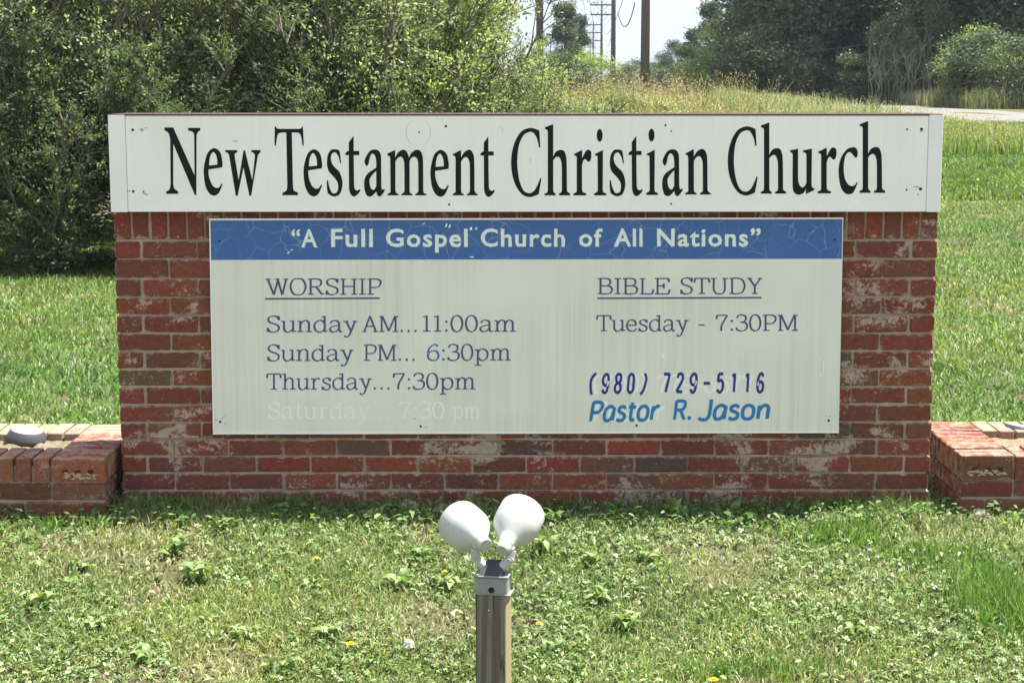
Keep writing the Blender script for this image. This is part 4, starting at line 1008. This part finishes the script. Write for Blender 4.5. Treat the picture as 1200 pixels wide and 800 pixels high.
for px, py, r, lab in ((43, 699, .013, 'yellow dandelion flower at the far left of the front lawn'), (370, 653.5, .010, 'small yellow dandelion left of the floodlights below the wall'), (521.5, 671, .010, 'yellow dandelion just left of the floodlight box'), (411, 755, .016, 'large yellow dandelion low in the lawn left of the post'), (631.5, 732, .012, 'yellow dandelion close right of the wooden post'), (763, 647.5, .010, 'faint yellow dandelion in the lawn right of the floodlights'), (836, 797, .017, 'yellow dandelion cut by the bottom edge of the photo')):
    flower('dandelion_flower', 'flower', px, py, r, .04, lab, M_yel, 'd')['group'] = 'dandelions'
flower('dandelion_clock', 'seed head', 479, 754.5, .017, .05, 'round white dandelion seed head left of the post', M_fluff, 'f')
cl = [(950, 663), (1020, 645), (1016, 655), (1019, 644), (1010, 649), (1027, 652), (1055, 661), (1020, 665), (1014, 673), (1024, 679), (1046, 674), (985, 687), (1107, 669), (1064, 634), (914, 663), (968, 663), (1045, 672), (964, 698), (919, 698), (1010, 705), (976, 718), (1057, 727), (1093, 640), (1082, 646), (1148, 664), (969, 712), (903, 700), (1120, 700), (125, 790), (80, 788), (212, 735), (288, 715), (46, 760)]
fh = None
for px, py in cl:
    flower('clover_flower', 'flower', px+random.uniform(-1, 1), py, .0065, .035, 'small white clover bloom in the right part of the front lawn' if px > 500 else 'small white clover bloom in the left part of the front lawn', M_clov, 'c')['group'] = 'white clover flowers right' if px > 500 else 'white clover flowers left'
# stones at the wall foot
M_stone = flat('mortar_lump', (.36, .31, .25), .95, .1, .3, 60)
def stone(px, py, r, label, name='stone'):
    x, y, z = gp(px, py); V, F = lathe_vf([(.0001, 0), (r, .0), (r*1.05, r*.35), (r*.7, r*.75), (.0001, r*.85)], 9)
    V = [(a*random.uniform(.8, 1.25), b_*random.uniform(.6, 1), c*random.uniform(.8, 1.15)) for a, b_, c in V]
    tag(obj(name, mesh(name, V, F, M_stone), None, (x, y, Gs(x, y)), (0, 0, random.uniform(0, 6))), label, 'stone')
stone(478, 597, .045, 'pale lump of mortar at the foot of the wall below the Saturday line'); stone(520, 598, .03, 'smaller mortar crumb beside the floodlight against the wall'); stone(1148, 604, .032, 'flat pale stone in front of the right planter')

# ------------------------------------------------------------------ shrubs
def leaves(P, D, ln, wd, seedn=None):
    n = len(P); D = D/np.linalg.norm(D, axis=1)[:, None]
    R0 = rng.normal(size=(n, 3)); S = np.cross(D, R0); S /= np.linalg.norm(S, axis=1)[:, None]; Nn = np.cross(D, S)
    l = ln[:, None]; w_ = wd[:, None]
    V = np.stack([P, P+D*l*.45+S*w_*.5+Nn*w_*.15, P+D*l, P+D*l*.45-S*w_*.5+Nn*w_*.15], 1).reshape(-1, 3)
    F = (np.arange(n)[:, None]*4+np.arange(4)[None]).astype(int)
    return V, F
def grow(h, spread, nmain, rnd, tw=6):
    """multi-stem shrub: returns list of branches (pts,radii) and twig end points"""
    br = []; tips = []
    for k in range(nmain):
        a = rnd.uniform(0, 6.283); out = spread*rnd.uniform(.15, 1)
        top = Vector((math.cos(a)*out, math.sin(a)*out*.6, h*rnd.uniform(.6, 1.0)))
        b0 = Vector((math.cos(a)*.15*rnd.random(), math.sin(a)*.15*rnd.random(), -.05))
        pts = []; 
        for i in range(7):
            u = i/6; p = b0.lerp(top, u); p += Vector((rnd.gauss(0, .05), rnd.gauss(0, .05), 0))*h*.35*u*(1.2-u)
            p.x -= math.cos(a)*out*.35*math.sin(u*math.pi)*.6
            pts.append(p)
        br.append((pts, [.022*(1-.8*i/6)*h/3 for i in range(7)]))
        for i in range(1, 7):
            for q in range(tw):
                d = Vector((rnd.gauss(0, .75), rnd.gauss(0, .75), rnd.uniform(.1, 1.5))).normalized(); ln = h*rnd.uniform(.09, .26)*(1.15-.4*i/6)
                s_ = pts[i-1].lerp(pts[i], rnd.random()); e = s_+d*ln; m_ = s_.lerp(e, .5)+Vector((0, 0, ln*.08))
                br.append(([s_, m_, e], [.009, .006, .003])); tips.append((s_, m_, e))
                for z in range(3):
                    d2 = (d+Vector((rnd.gauss(0, .7), rnd.gauss(0, .7), rnd.gauss(.2, .5)))).normalized(); e2 = m_+d2*ln*rnd.uniform(.4, .8); tips.append((m_, m_.lerp(e2, .5), e2))
    return br, tips
def shrub_meshes(seed, h, spread, nmain, nleaf, lsize, cols, wts, tw=6):
    rnd = random.Random(seed); br, tips = grow(h, spread, nmain, rnd, tw)
    V, F = join([tube_vf(p, r, 5, False) for p, r in br])
    st = mesh('stems', V, F, M_bark, True)
    A = np.array([[tuple(s_), tuple(e)] for s_, m_, e in tips]); n = nleaf
    i = rng.integers(0, len(A), n); u = rng.random(n)[:, None]**.7
    dens = rng.normal(0, .020*h/3, (n, 3))
    P = A[i, 0]*(1-u)+A[i, 1]*u+dens
    D = (A[i, 1]-A[i, 0]); D /= np.linalg.norm(D, axis=1)[:, None]; D = D+rng.normal(0, .5, (n, 3))
    P[:, 2] = np.maximum(P[:, 2], .05)
    c = gcol(n, cols, wts, .3)
    # whole sprays differ in age and colour
    g = np.random.default_rng(seed).normal(1, .32, len(A))[i][:, None]; c = c*np.clip(g, .5, 1.6)
    V, F = leaves(P, D, rng.uniform(.7, 1.3, n)*lsize, rng.uniform(.7, 1.2, n)*lsize*.5)
    return st, mesh('foliage', V, F, M_leaf, False, np.repeat(c, 4, 0))
SH = [(.13, .152, .095), (.18, .20, .13), (.245, .26, .185), (.105, .122, .075)]
SY = [(.18, .215, .085), (.26, .285, .14), (.13, .155, .065)]
SD = [(.065, .088, .045), (.085, .11, .058), (.11, .13, .075)]
sv = [shrub_meshes(1, 3.6, 1.7, 17, 40000, .044, SH, (4, 4, 3, 3)), shrub_meshes(2, 3.3, 1.5, 16, 38000, .044, SY+SH[:2], (3, 3, 2, 2, 2)), shrub_meshes(3, 3.9, 1.8, 17, 40000, .046, SH, (4, 3, 3, 4)), shrub_meshes(4, 2.2, 1.2, 15, 34000, .04, SD, (3, 4, 2), 8)]
def shrub(v, x, y, rz, sc, label, grp='shrubs behind the sign', name='shrub'):
    root = empty(name, (x, y, Gs(x, y)), rz, label=label, cat='shrub', group=grp); root.scale = sc if hasattr(sc, '__len__') else (sc,)*3
    obj('stems', sv[v][0], root); o = obj('foliage', sv[v][1], root); o['kind'] = 'stuff'
for a in [(0, -4.2, 8.8, .3, 1.0, 'pale leafed tall shrub above the far left lawn'), (2, -2.9, 9.3, 2.0, 1.0, 'dense grey green shrub behind the left end of the name board'), (1, -1.9, 9.4, 1.1, 1.0, 'twiggy shrub above the word Testament'), (0, -1.6, 9.2, 4.0, .97, 'shrub with dark bare stems behind the middle of the name board'), (1, -1.0, 9.6, 5.4, .92, 'yellow green shrub at the right end of the hedge'), 
          (2, -5.4, 9.6, 3.7, 1.1, 'tall shrub at the left edge of the photo'), (3, -3.9, 8.0, .8, .85, 'low dark green bush at the edge of the left lawn'), (3, -2.9, 8.2, 2.6, .8, 'low dark bush beside the left end of the wall'), (3, -4.9, 8.3, 4.2, .9, 'low dark bush at the far left edge of the lawn'), (3, -1.4, 8.6, 1.2, .9, 'dark bush hidden low behind the name board')]:
    shrub(*a)
shrub(0, -.42, 10.2, 2.6, .80, 'rounded end of the hedge nearest the left power pole')
shrub(1, .1, 11.0, .9, (.6, .6, .55), 'lower bush sloping down from the end of the hedge')
for k in range(7):        # rear row that closes the thicket
    shrub((2, 0, 3)[k % 3], -6.8+k*.95, 12.0+random.uniform(-.3, .4), k*1.7, 1.25 if k % 3 < 2 else 1.9, 'one of the shaded shrubs deep in the thicket behind the front row', 'shaded shrubs of the rear row')
shrub(3, .45, 12.5, 1.0, (.9, .9, .62), 'low leafy bush where the hedge meets the tall grass')
shrub(1, 1.3, 13.2, 2.0, (.8, .8, .36), 'low yellow green leafy plants below the power poles')

# ------------------------------------------------------------------ tall grass
def tallgrass(name, n, xr_, yr, h, wd, label, seed, cols, wts, seedcol=(.30, .18, .10), frac=.5, zmask=None):
    y = rng.uniform(yr[0], yr[1], n); lo, hi = xr_(y); x = lo+(hi-lo)*rng.random(n)
    if zmask is not None:
        k = zmask(x, y); x, y = x[k], y[k]; n = len(x)
    hh = rng.uniform(h[0], h[1], n)*(.6+.7*vnoise(x, y, 1.2, seed))
    P = np.stack([x, y, G(x, y)-.01], -1); az = rng.uniform(0, 6.283, n); ln = rng.uniform(.05, .6, n)
    me = tri_blades(P, hh, rng.uniform(wd[0], wd[1], n), ln, az, rng.uniform(-.8, .8, n), gcol(n, cols, wts), name, M_grass)
    root = tag(obj(name, me), label, 'grass', kind='stuff')
    m_ = rng.random(n) < frac; P, hh, az, ln = P[m_], hh[m_], az[m_], ln[m_]; k = 10
    up = np.array([0, 0, 1.0]); ld = np.stack([np.cos(az), np.sin(az), 0*az], -1)
    top = P+up*(hh*.55*np.cos(ln*.5)+hh*.45*np.cos(ln*1.25))[:, None]+ld*(hh*.5*np.sin(ln*.5)+hh*.5*np.sin(ln*1.25))[:, None]
    q = np.repeat(top, k, 0)+rng.normal(0, 1, (len(top)*k, 3))*np.array([.03, .03, .07]); D = rng.normal(0, 1, q.shape)+np.array([0, 0, .8])
    V, F = leaves(q, D, rng.uniform(.02, .05, len(q)), rng.uniform(.006, .012, len(q)))
    sc = gcol(len(q), [seedcol, tuple(a*1.5 for a in seedcol), (.42, .36, .24)], (3, 2, 1))
    o = obj('seed_heads', mesh('seed_heads', V, F, M_grass, False, np.repeat(sc, 4, 0)), root); o['kind'] = 'stuff'
TGc = [(.17, .24, .07), (.25, .30, .11), (.36, .33, .18), (.12, .19, .05)]
tallgrass('tall_grass', 17000, lambda y: (-.2+.0*y, .150*(y+6.5)), (13.5, 21), (.7, 1.25), (.012, .03), 'tall mixed grass and weeds with brownish seed heads below the power poles', 41, TGc, (4, 5, 4, 3), (.36, .26, .165), .38, lambda x, y: (x/(y+6.5) < .09+.06*rng.random(len(x))))
tallgrass('verge_grass', 40000, lambda y: (.10*(y+6.5), 9.3+0*y), (21, 34), (.10, .34), (.014, .03), 'uncut grass verge along the near edge of the road', 42, [(.19, .29, .06), (.15, .25, .05), (.27, .33, .10), (.40, .38, .22)], (4, 4, 3, 2), (.36, .30, .17), .12)
tallgrass('far_verge_grass', 60000, lambda y: (15.9+0*y, 20.5+0*y), (54, 125), (.25, .75), (.018, .034), 'dry tan grass growing between the road and the far wood', 43, [(.20, .20, .10), (.28, .25, .16), (.14, .17, .07), (.36, .32, .23)], (4, 3, 4, 1), (.40, .34, .24), .15)
tallgrass('roadside_grass', 16000, lambda y: (.115*(y+6.5), 9.3+0*y), (34, 75), (.15, .60), (.02, .04), 'pale seeding grass on the near side of the distant road', 44, [(.26, .30, .12), (.36, .35, .21), (.20, .26, .09), (.44, .42, .29)], (3, 4, 3, 3), (.40, .34, .24), .12)

# ------------------------------------------------------------------ trees
def tree_meshes(seed, h, cw, nleaf, lsize, cols, wts, base=.12, lobes=26, kind='round'):
    rnd = random.Random(seed); parts = []
    th = h*.8
    tp = [Vector((rnd.gauss(0, .012)*h*i/6, rnd.gauss(0, .012)*h*i/6, th*i/6-.1)) for i in range(7)]
    trunk = mesh('trunk', *tube_vf(tp, [h*.02*(1-.8*i/6) for i in range(7)], 8, False), M_bark, True)
    cs = []
    for k in range(lobes):
        u = rnd.uniform(base, .97)
        if kind == 'round': rr = cw*math.sqrt(max(.05, 1-((u-.5)/.56)**2))
        elif kind == 'pine': rr = cw*(1.08-u)*1.0
        else: rr = cw*(.55+.3*math.sin(u*9))
        a = rnd.uniform(0, 6.283); q = math.sqrt(rnd.uniform(.15, 1))*rr
        c = Vector((math.cos(a)*q, math.sin(a)*q, u*h)); s_ = cw*rnd.uniform(.22, .42)
        cs.append((c, s_)); i = min(6, max(1, int(u*6)))
        b0 = tp[i-1]; parts.append(tube_vf([b0, b0.lerp(c, .55)+Vector((0, 0, -.03*h)), c], [h*.007, h*.005, h*.002], 5, False))
    V, F = join(parts); limbs = mesh('limbs', V, F, M_bark, True)
    C = np.array([tuple(c) for c, s_ in cs]); S = np.array([s_ for c, s_ in cs])
    i = rng.integers(0, len(C), nleaf); d = rng.normal(0, 1, (nleaf, 3)); d /= np.linalg.norm(d, axis=1)[:, None]
    r = rng.random(nleaf)**.45; off = d*(S[i]*r)[:, None]*np.array([1, 1, .62]); off += rng.normal(0, .09*cw, (nleaf, 3))
    P = C[i]+off; P[:, 2] = np.maximum(P[:, 2], .1)
    c = gcol(nleaf, cols, wts, .3); g = np.random.default_rng(seed).normal(1, .2, len(C))[i][:, None]; c *= np.clip(g, .55, 1.5)
    V, F = leaves(P, d*.6+rng.normal(0, .8, (nleaf, 3)), rng.uniform(.6, 1.3, nleaf)*lsize, rng.uniform(.6, 1.2, nleaf)*lsize*.6)
    return trunk, limbs, mesh('crown', V, F, M_tree, False, np.repeat(c, 4, 0))
TD = [(.095, .118, .078), (.12, .145, .09), (.15, .175, .115)]
TM = [(.10, .135, .065), (.135, .17, .08), (.08, .11, .05)]
TL = [(.24, .32, .08), (.17, .25, .065), (.31, .38, .11)]
TS = [(.10, .13, .085), (.14, .17, .11), (.07, .095, .06)]
tv = [tree_meshes(11, 14, 5.0, 56000, .24, TD, (4, 4, 2)), tree_meshes(12, 12, 4.6, 50000, .22, TM, (3, 3, 3), .05), tree_meshes(13, 4.5, 2.6, 20000, .14, TL, (3, 3, 2), .08, 46), tree_meshes(14, 13, 2.6, 18000, .28, TS, (3, 3, 3), .30, 24, 'pine'), tree_meshes(15, 4.5, 2.4, 13000, .17, TS+TM[:1], (3, 3, 2, 3), .08, 22)]
def base_at(px, D): return (px-600)/FPX*D+CAM[0], D+CAM[1]
def tree(v, px, D, rz, sc, label, name='tree', cat='tree', grp='trees beyond the road'):
    x, y = base_at(px, D); root = empty(name, (x, y, Gs(x, y)-.05), rz, label=label, cat=cat, group=grp)
    root.scale = sc if hasattr(sc, '__len__') else (sc,)*3
    obj('trunk', tv[v][0], root); obj('limbs', tv[v][1], root); o = obj('crown', tv[v][2], root); o['kind'] = 'stuff'
for a in [(0, 990, 84, 0, 1.1, 'tallest dark tree right of the power poles'), (0, 1045, 82, 2, 1.1, 'dark tree above the last letters of Church'), (1, 1120, 80, 1, 1.1, 'dark broad tree behind the bright bush'), (0, 1200, 78, 4, 1.15, 'dark tree at the right edge of the photo'), (1, 950, 92, 3, .95, 'mid green tree left of the tallest dark tree'),
          (1, 872, 108, 5, (.62, .62, .50), 'rounded tree in the slope of the tree line'), (1, 838, 118, 1.5, (.55, .55, .40), 'rounded tree lower on the tree line'), (1, 806, 128, 2.7, (.45, .45, .31), 'small rounded tree right of the thick power pole'), (1, 779, 140, .7, (.36, .36, .21), 'smallest tree at the left end of the right tree line'), (3, 836, 135, .4, (.7, .7, .52), 'thin pine rising above the rounded trees'), (3, 815, 150, 2.2, (.6, .6, .40), 'shorter pine beside the thin pine'),
          (0, 1000, 95, 5, 1.2, 'shaded tree filling the gap behind the tallest dark tree'), (0, 1090, 96, 1.3, 1.2, 'shaded tree behind the bare brush'), (1, 970, 104, 2.1, 1.1, 'shaded tree behind the mid green tree'), (0, 1165, 94, 2.9, 1.25, 'shaded tree at the back of the right wood'), (0, 1240, 90, .9, 1.2, 'shaded tree just outside the right edge of the wood')]:
    tree(*a)
for a in [(4, 1050, 74, 1.4, (.45, .45, .8), 'thin grey green sapling thicket around the bare stems'), (4, 1082, 74, 3.4, (.5, .5, .95), 'feathery pale shrub left of the yellow green bush'), (4, 990, 76, 5.2, (.8, .8, .5), 'low shaded bush under the tallest dark tree'), (2, 1142, 66, 0, (.6, .6, .62), 'bright yellow green bush at the edge of the wood'), (4, 1182, 64, 1, (.8, .8, .62), 'grey green bush at the right edge of the photo'), (4, 905, 78, 2, (1.0, 1, .72), 'soft grey green bush in front of the dark trees'), (2, 868, 84, 3, (.9, .9, .60), 'yellowish bush low in front of the tree line'), (4, 1225, 62, 4, (.8, .8, .6), 'bush cut by the right edge of the photo'), (4, 735, 150, 4, (1.1, 1.1, .60), 'small faraway tree between the two nearest poles'), (4, 760, 120, 1, (.9, .9, .45), 'small bush behind the thick power pole'), (4, 655, 62, 3, (.6, .6, .50), 'bush below the left power pole'), (2, 668, 70, 2, (.8, .8, .5), 'fresh green bush below the far left trees')]:
    tree(*a, name='bush', cat='bush', grp='bushes in front of the far wood')
for a in [(1, 650, 130, 0, (.36, .36, .42), 'leafy tree right of the left power pole'), (3, 668, 128, 1, (.75, .75, .50), 'taller narrow tree beside the leafy tree at the left power pole'), (3, 684, 140, 2, (.5, .5, .46), 'slender lone tree left of the line of poles')]:
    tree(*a, grp='trees left of the line of poles')
# bare brush thicket
rnd = random.Random(5); parts = []
for k in range(46):
    x = rnd.uniform(0, 4.2); h = rnd.uniform(1.0, 3.0)
    p = Vector((x, rnd.uniform(-.8, .8), 0)); pts = [p, p+Vector((rnd.gauss(0, .12), rnd.gauss(0, .1), h*.5)), p+Vector((rnd.gauss(0, .3), rnd.gauss(0, .2), h))]
    parts.append(tube_vf(pts, [.016, .011, .005], 4, False))
    for j in range(4):
        s_ = pts[1].lerp(pts[2], rnd.random()*.7); parts.append(tube_vf([s_, s_+Vector((rnd.gauss(0, .25), rnd.gauss(0, .2), rnd.uniform(.3, .8)))], [.010, .004], 3, False))
V, F = join(parts); x, y = base_at(1022, 68)
M_brush = flat('bare_twigs', (.15, .155, .115), .9, .1, .3, 10)
tag(obj('bare_brush', mesh('bare_brush', V, F, M_brush), None, (x, y, Gs(x, y))), 'thicket of greyish bare stems left of the bright yellow green bush', 'brush', kind='stuff')

# ------------------------------------------------------------------ power line
M_wire = flat('power_cable', (.05, .05, .055), .6, .3)
M_ins = flat('insulator', (.25, .26, .27), .4, .4)
def pole(px, D, h, r, label, arms=(), grp='poles of the power line'):
    x, y = base_at(px, D); z = Gs(x, y)
    root = empty('power_pole', (x, y, z-.3), 0, label=label, cat='power pole', group=grp)
    V, F = tube_vf([(0, 0, 0), (0, 0, h*.5), (0, 0, h)], [r*1.1, r*.95, r*.75], 12); obj('pole', mesh('pole', V, F, M_pole, True), root)
    for az_, wl in arms:
        V, F = box_vf(wl, .14, .16, .01); am = obj('crossarm', mesh('crossarm', [(v[0], v[1]-.16, v[2]+az_) for v in V], F, M_pole), root)
        for s_ in (-.92, -.35, .35, .92):
            V, F = tube_vf([(s_*wl/2, -.16, az_+.08), (s_*wl/2, -.16, az_+.22), (s_*wl/2, -.16, az_+.34)], [.045, .07, .03], 6); obj('insulator', mesh('insulator', V, F, M_ins), am)
        for s_ in (-1, 1):
            V, F = tube_vf([(s_*wl*.28, -.15, az_-.06), (0, -.14, az_-.75)], .025, 4); obj('brace', mesh('brace', V, F, M_pole), am)
    return x, y, z
def zpx(py, D): return CAM[2]+(94.4-py)*D/FPX
P1 = pole(637, 74, 13.5, .15, 'power pole at the end of the hedge, leftmost of the row')
P2 = pole(759, 69, 13.5, .17, 'thickest power pole, rightmost of the row')
P3 = pole(722, 115, 12, .155, 'slimmer power pole between the thickest pole and the cross-armed ones')
P3 = (P3[0], P3[1], 0)
def armed(px, D, ys_, wpx, label):
    z0 = Gs(*base_at(px, D))-.3; arms = [(zpx(q, D)-z0, wpx*D/FPX) for q in ys_]
    pole(px, D, arms[0][0]+.5, .16, label, arms); return px, D, ys_, wpx
AP = [armed(708.5, 200, (8.5, 19.5), 27, 'tallest cross-armed power pole, nearest of those with two arms'), armed(699, 262, (31, 40, 49), 18, 'power pole with three crossarms behind the tallest cross-armed one'), armed(695.5, 370, (56.5, 66), 13, 'small faraway pole with crossarms low above the grass'), armed(692.5, 520, (64, 72), 9, 'tiniest pole at the far end of the power line')]
def wire(pts, r, label, sag=0):
    out = []
    for i in range(len(pts)-1):
        a, b_ = Vector(pts[i]), Vector(pts[i+1])
        for k in range(12):
            u = k/12; p = a.lerp(b_, u); p.z -= sag*4*u*(1-u); out.append(p)
    out.append(Vector(pts[-1])); V, F = tube_vf(out, r, 4)
    tag(obj('power_cable', mesh('power_cable', V, F, M_wire)), label, 'cable', 'cables of the power line')
def wp(px, py, D): return tuple(onY(px, py, D+CAM[1]))
for (a, b_, sg, r, lab) in [(wp(683, 0, 150), wp(691, 31, 262), .4, .022, 'thin cable left of the cross-armed poles, running down from the sky'), (wp(690, -4, 150), wp(697, 31, 262), .4, .022, 'second thin cable beside the left one'), (wp(744, 4, 100), wp(724, 14.5, 115), 1.1, .035, 'thick cable drooping from the slim pole to the right'), (wp(730, 0, 105), wp(709, 40, 200), .6, .022, 'cable running from the slim pole down to the cross-armed poles'), (wp(721, 8.5, 200), wp(706, 31, 262), .6, .02, 'cable linking the ends of the right crossarms'), (wp(696, 8.5, 200), wp(691, 31, 262), .6, .02, 'cable linking the ends of the left crossarms'), (wp(706, 40, 262), wp(701, 58, 370), .8, .02, 'cable from the three-armed pole to the small far pole'), (wp(718, 32, 115), wp(712, 52, 180), .5, .022, 'low telephone cable left of the slim pole'), (wp(835, 50, 69), wp(1010, 52, 66), .3, .014, 'cable crossing in front of the right tree line'), (wp(800, 32, 69), wp(880, 30, 68), .2, .014, 'upper cable crossing in front of the small rounded trees')]:
    wire([a, b_], r, lab, sg)
print('bricks', nb, 'objects', len(scene.objects))

# ------------------------------------------------------------------ summer haze
V, F = box_vf(240, 760, 36)
hm = bpy.data.materials.new('summer_haze'); hm.use_nodes = True; ht = hm.node_tree; ht.nodes.clear()
pv = N(ht, 'ShaderNodeVolumePrincipled', i_Density=.00024); pv.inputs['Color'].default_value = (.80, .88, 1, 1); pv.inputs['Anisotropy'].default_value = .2
ho = N(ht, 'ShaderNodeOutputMaterial'); ht.links.new(pv.outputs[0], ho.inputs['Volume'])
hz = obj('haze', mesh('haze', [(v[0]+20, v[1]+350, v[2]+17.0) for v in V], F, hm)); tag(hz, 'thin pale summer haze over the whole place', kind='stuff')
